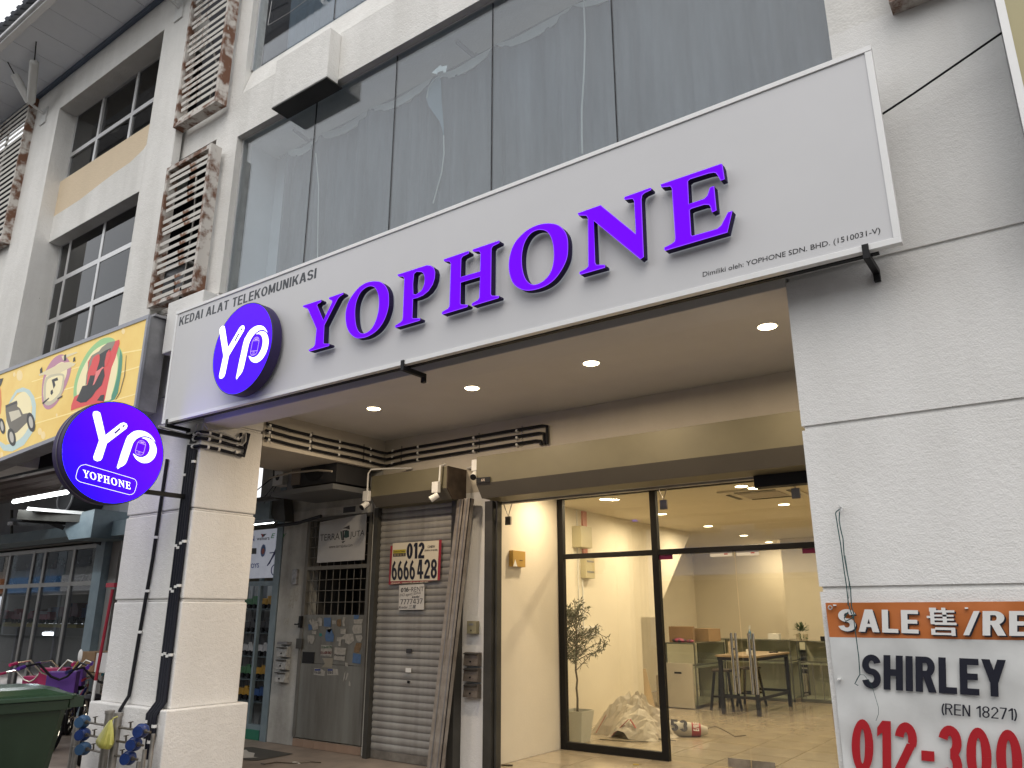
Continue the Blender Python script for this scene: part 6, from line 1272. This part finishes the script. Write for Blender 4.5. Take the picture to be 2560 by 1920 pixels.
MB().box(-3.62, -2.70, 9.55, 10.42, 1.475, 1.50).make('cover', mat('cassette_white', (.62, .56, .46), .4), acs, bevel=.004)
MB().box(-3.42, -2.90, 9.75, 10.22, 1.468, 1.4745).make('intake_grille', mat('grille_grey', (.40, .35, .30), .5, base2=(.30, .26, .22), vs_=40), acs)
for b in ((-3.42, -2.90, 9.62, 9.67), (-3.42, -2.90, 10.30, 10.35), (-3.57, -3.52, 9.75, 10.22), (-2.80, -2.75, 9.75, 10.22)): MB().box(*b, 1.467, 1.4745).make('air_slot', M_dkst, acs)
# potted tree
tr = thing('potted_tree', 'slender artificial olive tree in a tall white square pot behind the glass', 'potted tree', (-5.43, 9.0, FL))
px, py = -5.47, 9.05
mb = MB(); loft(mb, [[Vector((px+a*.11, py+b*.11, FL)) for a, b in ((-1,-1),(1,-1),(1,1),(-1,1))], [Vector((px+a*.155, py+b*.155, FL+.36)) for a, b in ((-1,-1),(1,-1),(1,1),(-1,1))]], cap=False)
mb.add([(px-.11, py-.11, FL), (px+.11, py-.11, FL), (px+.11, py+.11, FL), (px-.11, py+.11, FL)], [(0,1,2,3)]); pot = mb.make('pot', mat('pot_white', (.55, .56, .50), .35), tr)
md = pot.modifiers.new('wall', 'SOLIDIFY'); md.thickness = .012
MB().box(px-.135, px+.135, py-.135, py+.135, FL+.31, FL+.325).make('soil', M_wood, tr)
tk = [(px, py, FL+.32), (px+.005, py, FL+.5), (px-.012, py+.01, FL+.62), (px+.008, py, FL+.72), (px-.012, py, FL+.84), (px-.006, py, FL+.95), (px+.01, py, FL+1.15), (px+.02, py, FL+1.4), (px+.0, py, FL+1.62)]
mt_ = mat('tree_bark', (.09, .065, .04), .8, var=.3)
mb = MB(); mb.tube(tk, [.016, .014, .014, .013, .013, .012, .009, .006, .003], 8)
rnd = random.Random(21); tips = []
for k in range(34):
    h = rnd.uniform(.82, 1.5); b0_ = Vector((px, py, FL+h)); a_ = rnd.uniform(0, 6.28); L_ = rnd.uniform(.12, .36)*(1.15-(h-.86)*.9)
    e_ = b0_+Vector((math.cos(a_)*L_, math.sin(a_)*L_, rnd.uniform(.08, .28))); mid = (b0_+e_)/2+Vector((0, 0, .03)); mb.tube([b0_, mid, e_], [.006, .004, .002], 5); tips.append((b0_, mid, e_))
mb.make('trunk', mt_, tr, smooth=True)
lv = MB()
for b0_, mid, e_ in tips:
    for q in range(44):
        t = rnd.uniform(.25, 1.12); p = b0_.lerp(e_, t)+Vector((rnd.gauss(0, .012), rnd.gauss(0, .012), rnd.gauss(0, .012)))
        d = Vector((rnd.gauss(0, 1), rnd.gauss(0, 1), rnd.gauss(.5, .8))).normalized(); s_ = d.cross(Vector((rnd.random(), rnd.random(), 1))).normalized()*.0085; L_ = rnd.uniform(.055, .10)
        c = p+d*L_*.5+Vector((0, 0, .004)); lv.add([p, c-s_, p+d*L_-Vector((0, 0, .01)), c+s_], [(0,1,2,3)])
for q in range(40):
    p = Vector((px, py, FL+rnd.uniform(1.45, 1.68)))+Vector((rnd.gauss(0, .02), rnd.gauss(0, .02), 0)); d = Vector((rnd.gauss(0, 1), rnd.gauss(0, 1), rnd.gauss(.8, .5))).normalized(); s_ = d.cross(Vector((0, 1, .3))).normalized()*.006; lv.add([p, p+d*.03-s_, p+d*.065, p+d*.03+s_], [(0,1,2,3)])
fo = lv.make('foliage', mat('olive_leaf', (.045, .06, .028), .6, base2=(.07, .085, .045), vs_=8), tr); fo['kind'] = 'stuff'
# crumpled banner heap
def heap(cx, cy, rx, ry, h, seed, m_, name, lab, cat, n=70, ridge=1.0):
    rd = random.Random(seed); cen = [(rd.uniform(-.8, .8), rd.uniform(-.8, .8), rd.uniform(.5, 1.1)) for _ in range(15)]
    vs_ = []; fs = []
    for j in range(n+1):
        for i in range(n+1):
            u = -1+2*i/n; v = -1+2*j/n; rr = math.hypot(u, v); ang = math.atan2(v, u)
            edge = 1+.14*math.sin(3*ang+seed)+.10*math.sin(7*ang+1)
            base = max(0, 1-(rr/edge)**2.2)
            ds = sorted(math.hypot(u-a, v-b)*c for a, b, c in cen); crease = (ds[1]-ds[0])
            q_ = math.atan2(v, u+.15); rad = abs(math.sin(2.5*q_+.8*math.sin(2*q_)+rr*1.3))**.7
            wr = abs(math.sin(9*u-6*v+2*math.sin(4*v)))*.07+abs(math.sin(13*v+5*u+1.7*math.sin(5*u)))*.05
            z = h*max(0, 1-(rr/edge)**1.35)**.8*(.60+.30*rad+.34*min(.6, crease*1.5)+wr)*(1-.25*max(0, u))
            jx_ = rd.uniform(-.35, .35)*2/n; jy_ = rd.uniform(-.35, .35)*2/n; z *= rd.uniform(.92, 1.05)
            vs_.append((cx+(u+jx_)*rx*(1+.1*crease), cy+(v+jy_)*ry*(1-.1*crease), FL+.004+max(0, z)))
    for j in range(n):
        for i in range(n):
            a = j*(n+1)+i
            if max(vs_[q][2] for q in (a, a+1, a+n+2, a+n+1)) > FL+.006: fs.append((a, a+1, a+n+2, a+n+1))
    return top(MB().add(vs_, fs), name, m_, lab, cat)
hp = heap(-5.12, 9.95, .56, .44, .56, 5, mat('crumpled_vinyl', (.52, .47, .39), .45, base2=(.44, .39, .32), vs_=4, bump=.3, bs=14), 'crumpled_banner', 'big crumpled heap of off white banner sheet on the shop floor behind the glass', 'banner heap', n=26)
for a, b_ in (((-5.50, 9.55, -1.50), (-5.38, 9.62, -1.28)), ((-5.25, 9.52, -1.51), (-5.02, 9.57, -1.30)), ((-5.00, 9.57, -1.30), (-4.93, 9.58, -1.40))): MB().beam(a, b_, .03, .006).make('red_hem', mat('red_hem', (.38, .04, .03), .5), hp)
rb_ = thing('rolled_banner', 'rolled printed banner with black digits and a red strip lying beside the crumpled heap', 'banner roll', (-4.5, 10.2, FL))
ra = Vector((-4.82, 10.05, FL+.10)); rc = Vector((-4.33, 10.32, FL+.075)); dd = (rc-ra).normalized()
MB().cyl(ra, ra.lerp(rc, .72), .10, 18, .085).make('roll', mat('roll_white', (.52, .49, .42), .5), rb_, smooth=True)
MB().cyl(ra.lerp(rc, .721), ra.lerp(rc, .93), .0855, 18, .08).make('red_strip', mat('roll_red', (.35, .02, .025), .5), rb_, smooth=True)
MB().cyl(ra.lerp(rc, .931), rc+dd*.05, .07, 18, .045).make('roll_end', MC['roll_white'], rb_, smooth=True)
nfr = Vector((.35, -.85, .5)).normalized(); upv = nfr.cross(dd).normalized()
if upv.z < 0: upv = -upv
bold_text('printed_digits', '053', fit(ra+dd*.02+nfr*.106-upv*.075, dd*.34, upv*.15), mk, rb_, t=.25, nrm=nfr, thick=.004)
bold_text('printed_letters', 'E/RE', fit(ra.lerp(rc, .90)+nfr*.092-upv*.05, upv*.11, dd*(-.07)), M_whitep, rb_, t=.22, nrm=nfr, thick=.004)
mb = MB(); mb.tube([(-4.28, 10.35, FL+.10), (-4.20, 10.4, FL+.13), (-4.10, 10.45, FL+.08), (-3.98, 10.5, FL+.01), (-3.88, 10.62, FL+.02)], .006, 5); mb.tube([(-4.9, 9.75, FL+.01), (-4.6, 9.7, FL+.02), (-4.75, 9.6, FL+.03), (-4.45, 9.72, FL+.01)], .005, 5); mb.tube([(-5.3, 9.3, FL+.008), (-4.9, 9.35, FL+.008), (-4.7, 9.45, FL+.01)], .006, 5)
top(mb, 'loose_wire', M_wood, 'thin dark wires curling on the floor around the banner roll', 'wire')
# glass cabinets
def cabinet(x0, x1, y0, y1, h, lab, solid=None, fr=M_grey):
    t = thing('glass_cabinet', lab, 'display cabinet', ((x0+x1)/2, (y0+y1)/2, FL), 'glass display cabinets in the shop')
    z1_ = FL+h; mb = MB()
    for x in (x0, x1-.02):
        for y in (y0, y1-.02): mb.box(x, x+.02, y, y+.02, FL, z1_)
    mb.box(x0, x1, y0, y0+.02, z1_, z1_+.015); mb.box(x0, x1, y0, y0+.02, FL+.005, FL+.05); mb.box(x0+.02, x1-.02, y0+.001, y0+.019, FL+h*.66, FL+h*.66+.02); mb.box(x1-.019, x1-.001, y0+.02, y1-.02, FL+h*.66, FL+h*.66+.02)
    mb.make('frame', mat('cab_frame', (.16, .17, .15), .3, metal=.5), t)
    MB().box(x0+.02, x1-.02, y0+.004, y0+.010, FL+.05, z1_).make('front_glass', M_glassg, t); MB().box(x1-.010, x1-.004, y0+.02, y1-.02, FL+.05, z1_).make('side_glass', M_glassg, t)
    MB().box(x0, x1, y0, y1, z1_+.016, z1_+.024).make('top_glass', mat('green_glass_top', (.16, .18, .15), .1), t)
    MB().box(x0+.02, x1-.02, y0+.03, y1-.02, FL+.05, FL+.07).make('shelf_board', mat('cab_white', (.50, .47, .38), .5), t)
    MB().box(x0+.02, x1-.02, y0+.03, y1-.02, FL+h*.62, FL+h*.63).make('shelf_board', mat('cab_white', (.5, .47, .38), .5), t)
    MB().box(x0+.02, x1-.02, y1-.02, y1-.005, FL+.05, z1_-.005).make('back_panel', mat('cab_back', (.52, .48, .38), .6), t)
    return t
cabinet(-6.1, -5.56, 13.1, 14.5, 1.03, 'glass cabinet with a white end panel holding cartons near the left wall')
wp = top(MB().box(-6.12, -5.60, 13.04, 13.09, FL+.01, FL+.72), 'white_panel_box', mat('panel_white', (.52, .48, .40), .5), 'white panel box with a dark hand slot in front of the left glass cabinet', 'box', bevel=.004)
MB().box(-5.93, -5.80, 13.036, 13.0395, FL+.55, FL+.58).make('hand_slot', M_black, wp)
cabinet(-6.0, -4.55, 15.1, 15.7, 1.05, 'long glass cabinet against the back behind the bar table')
cabinet(-4.5, -3.0, 15.3, 15.9, 1.03, 'glass cabinet with vertical rods on the right at the back')
mb = MB()
for k in range(9): mb.cyl((-4.4+.16*k, 15.28, FL+.05), (-4.4+.16*k, 15.28, FL+.68), .006, 6)
top(mb, 'rod_grille', M_grey, 'row of thin vertical rods in front of the right glass cabinet', 'grille')
# things on the cabinets
def obj_box(name, x, y, z, a, b, c, m_, lab, cat, rot=0, bev=.003):
    return top(MB().obox((x, y, z+c/2), (math.cos(rot), math.sin(rot), 0), (-math.sin(rot), math.cos(rot), 0), (0, 0, 1), a/2, b/2, c/2), name, m_, lab, cat, bevel=bev)
zc = FL+1.055
obj_box('carton', -5.95, 13.5, zc, .42, .3, .26, M_card, 'brown cardboard carton on top of the left glass cabinet', 'carton', .3)
obj_box('carton', -5.70, 14.05, zc, .36, .3, .22, mat('card_light', (.33, .22, .12), .85), 'lighter open cardboard box beside the brown carton on the cabinet', 'carton', -.4)
top(MB().sphere((-5.88, 13.2, zc+.03), .09, 10, 6, (1.5, 1, .5)).sphere((-5.70, 13.25, zc+.02), .06, 8, 6, (1.3, 1, .5)), 'tape_clutter', mat('pink_clutter', (.30, .05, .10), .6, base2=(.05, .04, .05), vs_=20, lo=.45, hi=.55), 'small pink and black clutter on the front of the left cabinet', 'clutter', smooth=True)
bt = top(MB().cyl((-5.35, 15.3, zc), (-5.35, 15.3, zc+.14), .03, 12).cyl((-5.35, 15.3, zc+.14), (-5.35, 15.3, zc+.19), .028, 12, .01), 'spray_bottle', mat('blue_liquid', (.12, .25, .40), .2), 'clear spray bottle with blue liquid on the back cabinet', 'bottle', smooth=True)
MB().box(-5.365, -5.325, 15.285, 15.315, zc+.19, zc+.26).make('nozzle', M_wplas, bt)
pt = thing('small_plant', 'small bushy green plant in a white cup on the back cabinet', 'plant', (-4.35, 15.25, zc))
for x in (-4.42, -4.30): MB().cyl((x, 15.25, zc), (x, 15.25, zc+.12), .04, 12, .05).make('pot', mat('pot_cream', (.5, .46, .36), .5), pt, smooth=True)
lv = MB()
for k in range(260):
    d = Vector((rnd.gauss(0, 1), rnd.gauss(0, 1), rnd.gauss(.7, .8))).normalized(); p = Vector((-4.36, 15.25, zc+.15))+d*rnd.uniform(.03, .15); s_ = d.cross(Vector((0, 0, 1.1))).normalized()*.012; lv.add([p, p+d*.03-s_, p+d*.06, p+d*.03+s_], [(0,1,2,3)])
o = lv.make('foliage', mat('plant_green', (.05, .10, .03), .6), pt); o['kind'] = 'stuff'
for x, y, a, b, c, m_, lab in ((-4.85, 15.2, .20, .15, .12, M_whitep, 'small white box on the back cabinet behind the door handles'), (-4.0, 15.35, .10, .1, .08, M_black, 'small black device on the back cabinet beside the plant'), (-3.8, 15.4, .22, .12, .07, M_card, 'flat brown packet on the back cabinet right of the plant'), (-3.3, 15.5, .40, .2, .05, M_card, 'long flat brown box on the right cabinet')):
    obj_box('small_box', x, y, zc, a, b, c, m_, lab, 'box')
# bar table and stools
TB = [Vector(p) for p in ((-4.72, 12.72, 0), (-4.43, 12.77, 0), (-4.51, 14.4, 0), (-4.0, 14.45, 0))]
bt_ = thing('bar_table', 'high bar table with light wood top and black legs inside the shop', 'table', (-4.6, 13.5, FL))
x0, x1, y0, y1 = -5.05, -4.40, 12.72, 14.45
MB().box(x0, x1+.03, y0, y1, FL+.86, FL+.89).make('tabletop', M_woodt, bt_, bevel=.003)
MB().box(x0+.02, x1, y0+.02, y1-.02, FL+.81, FL+.859).make('apron', M_black, bt_)
for x in (x0+.03, x1-.05):
    for y in (y0+.03, y1-.09): MB().box(x, x+.055, y, y+.055, FL, FL+.81).make('leg', M_black, bt_)
MB().box(x0+.04, x1-.01, y0+.04, y0+.075, FL+.24, FL+.28).make('foot_rail', M_black, bt_); MB().box(x1-.045, x1-.01, y0+.09, y1-.1, FL+.22, FL+.26).make('foot_rail', M_black, bt_); MB().box(x0+.04, x1-.01, y1-.08, y1-.045, FL+.24, FL+.28).make('foot_rail', M_black, bt_)
ob_ = obj_box('paper_bag', -4.85, 13.0, FL+.892, .12, .1, .2, mat('kraft_pale', (.42, .36, .26), .7), 'pale paper bag standing on the bar table', 'bag')
obj_box('payment_terminal', -4.6, 13.1, FL+.892, .1, .12, .08, M_whitep, 'white card terminal on the bar table', 'device'); top(MB().tube([(-4.55, 13.9, FL+.897), (-4.5, 14.0, FL+.90), (-4.45, 14.05, FL+.897)], .012, 6), 'charger_cable', M_black, 'black coiled charger on the bar table end', 'cable')
def stool(x, y, lab):
    t = thing('bar_stool', lab, 'stool', (x, y, FL), 'black bar stools by the bar table')
    MB().box(x-.16, x+.16, y-.16, y+.16, FL+.60, FL+.64).make('seat', M_wood, t, bevel=.01)
    for a in (-1, 1):
        for b in (-1, 1): MB().beam((x+a*.12, y+b*.12, FL+.60), (x+a*.19, y+b*.19, FL), .035, .035).make('leg', M_black, t)
    MB().box(x-.17, x+.17, y-.175, y-.15, FL+.2, FL+.23).make('foot_rail', M_black, t); MB().box(x-.17, x+.17, y+.15, y+.175, FL+.2, FL+.23).make('foot_rail', M_black, t)
stool(-5.15, 13.3, 'black wooden bar stool at the near left side of the bar table'); stool(-5.0, 14.1, 'black wooden bar stool farther back beside the bar table')
def ochair(x, y, lab):
    t = thing('office_chair', lab, 'chair', (x, y, FL), 'office chairs behind the cabinets')
    MB().box(x-.22, x+.22, y-.2, y+.2, FL+.44, FL+.50).make('seat', M_bplas, t, bevel=.02)
    MB().box(x-.2, x+.2, y+.18, y+.22, FL+.52, FL+.85).make('backrest', M_bplas, t, bevel=.015)
    MB().cyl((x, y, FL+.1), (x, y, FL+.44), .025, 8).make('column', M_chrome, t)
    for a in (-1, 1): MB().tube([(x+a*.25, y-.1, FL+.5), (x+a*.26, y-.1, FL+.66), (x+a*.26, y+.1, FL+.68), (x+a*.24, y+.18, FL+.56)], .015, 6).make('armrest', M_bplas, t, smooth=True)
    for k in range(5): MB().beam((x, y, FL+.09), (x+.25*math.cos(k*1.257), y+.25*math.sin(k*1.257), FL+.05), .03, .02).make('leg', M_bplas, t)
ochair(-4.6, 16.2, 'black office chair seen through the long glass cabinet'); ochair(-3.9, 16.25, 'black office chair seen through the rod cabinet')
# armchair cut by the right pillar
sc = thing('armchair', 'brown upholstered seat edge with dark leg just beside the right pillar', 'chair', (-2.3, 10.3, FL))
MB().box(-2.62, -1.9, 10.05, 10.8, FL+.22, FL+.50).make('seat', mat('tan_cloth', (.24, .16, .09), .8), sc, bevel=.02); MB().box(-1.95, -1.85, 10.05, 10.8, FL+.5, FL+.9).make('backrest', MC['tan_cloth'], sc, bevel=.02)
for x in (-2.58, -1.95):
    for y in (10.1, 10.72): MB().box(x, x+.045, y, y+.045, FL, FL+.22).make('leg', M_black, sc)
# storage things under the stair
sg = Vector((-6.45, 12.6, FL))
obj_box('storage_sack', -6.5, 12.5, FL, .4, .4, .55, mat('sack', (.40, .36, .27), .7, bump=.4, bs=8), 'pale storage sack under the stair at the end of the left wall', 'sack', .2, .04)
obj_box('storage_carton', -6.15, 13.4, FL, .4, .5, .5, mat('card_pale', (.45, .38, .26), .8), 'pale carton leaning under the stair beside the cabinet', 'carton', .1)
top(MB().beam((-6.02, 12.15, FL), (-6.25, 12.3, FL+.65), .30, .02), 'leaning_board', mat('board_tan', (.40, .30, .18), .6), 'thin tan board leaning at the end of the left wall', 'board')
# ================================================================= OTHER SIDE OF THE STREET (seen only as reflections)
for k in range(12):
    xx = -92+9.5*k; t = thing('opposite_shophouse', '%s shophouse across the street, seen only reflected in glass, %s from the left' % (('grey', 'cream', 'pale blue')[k % 3], ('first', 'second', 'third', 'fourth', 'fifth', 'sixth', 'seventh', 'eighth', 'ninth', 'tenth', 'eleventh', 'last')[k]), 'building', (xx+4.5, -16, -1.66), 'shophouses across the street')
    MB().box(xx, xx+9.3, -24, -16, -1.66, 8.2+.4*(k % 2)).make('wall', mat('opp_wall%d' % (k % 3), ((.42, .42, .40), (.5, .46, .40), (.38, .42, .44))[k % 3], .8), t)
    w0 = MB().box(xx+.8, xx+3.6, -16.0, -15.96, 3.4, 5.2).make('window', mat('opp_window', (.05, .06, .07), .15), t); copies(w0, [(4.3, 0, 0), (0, 0, 2.8), (4.3, 0, 2.8)], t)
    MB().box(xx+.3, xx+9, -15.99, -15.6, 1.6, 2.8).make('signboard', mat('opp_sign%d' % (k % 3), ((.6, .6, .6), (.5, .2, .08), (.12, .25, .45))[k % 3], .5, emit=((.5, .5, .5), (.4, .15, .05), (.08, .2, .4))[k % 3], es=.5), t)
    MB().box(xx+.5, xx+8.8, -16.0, -15.97, -1.6, 1.4).make('shop_opening', mat('opp_dark', (.06, .06, .06), .5), t)
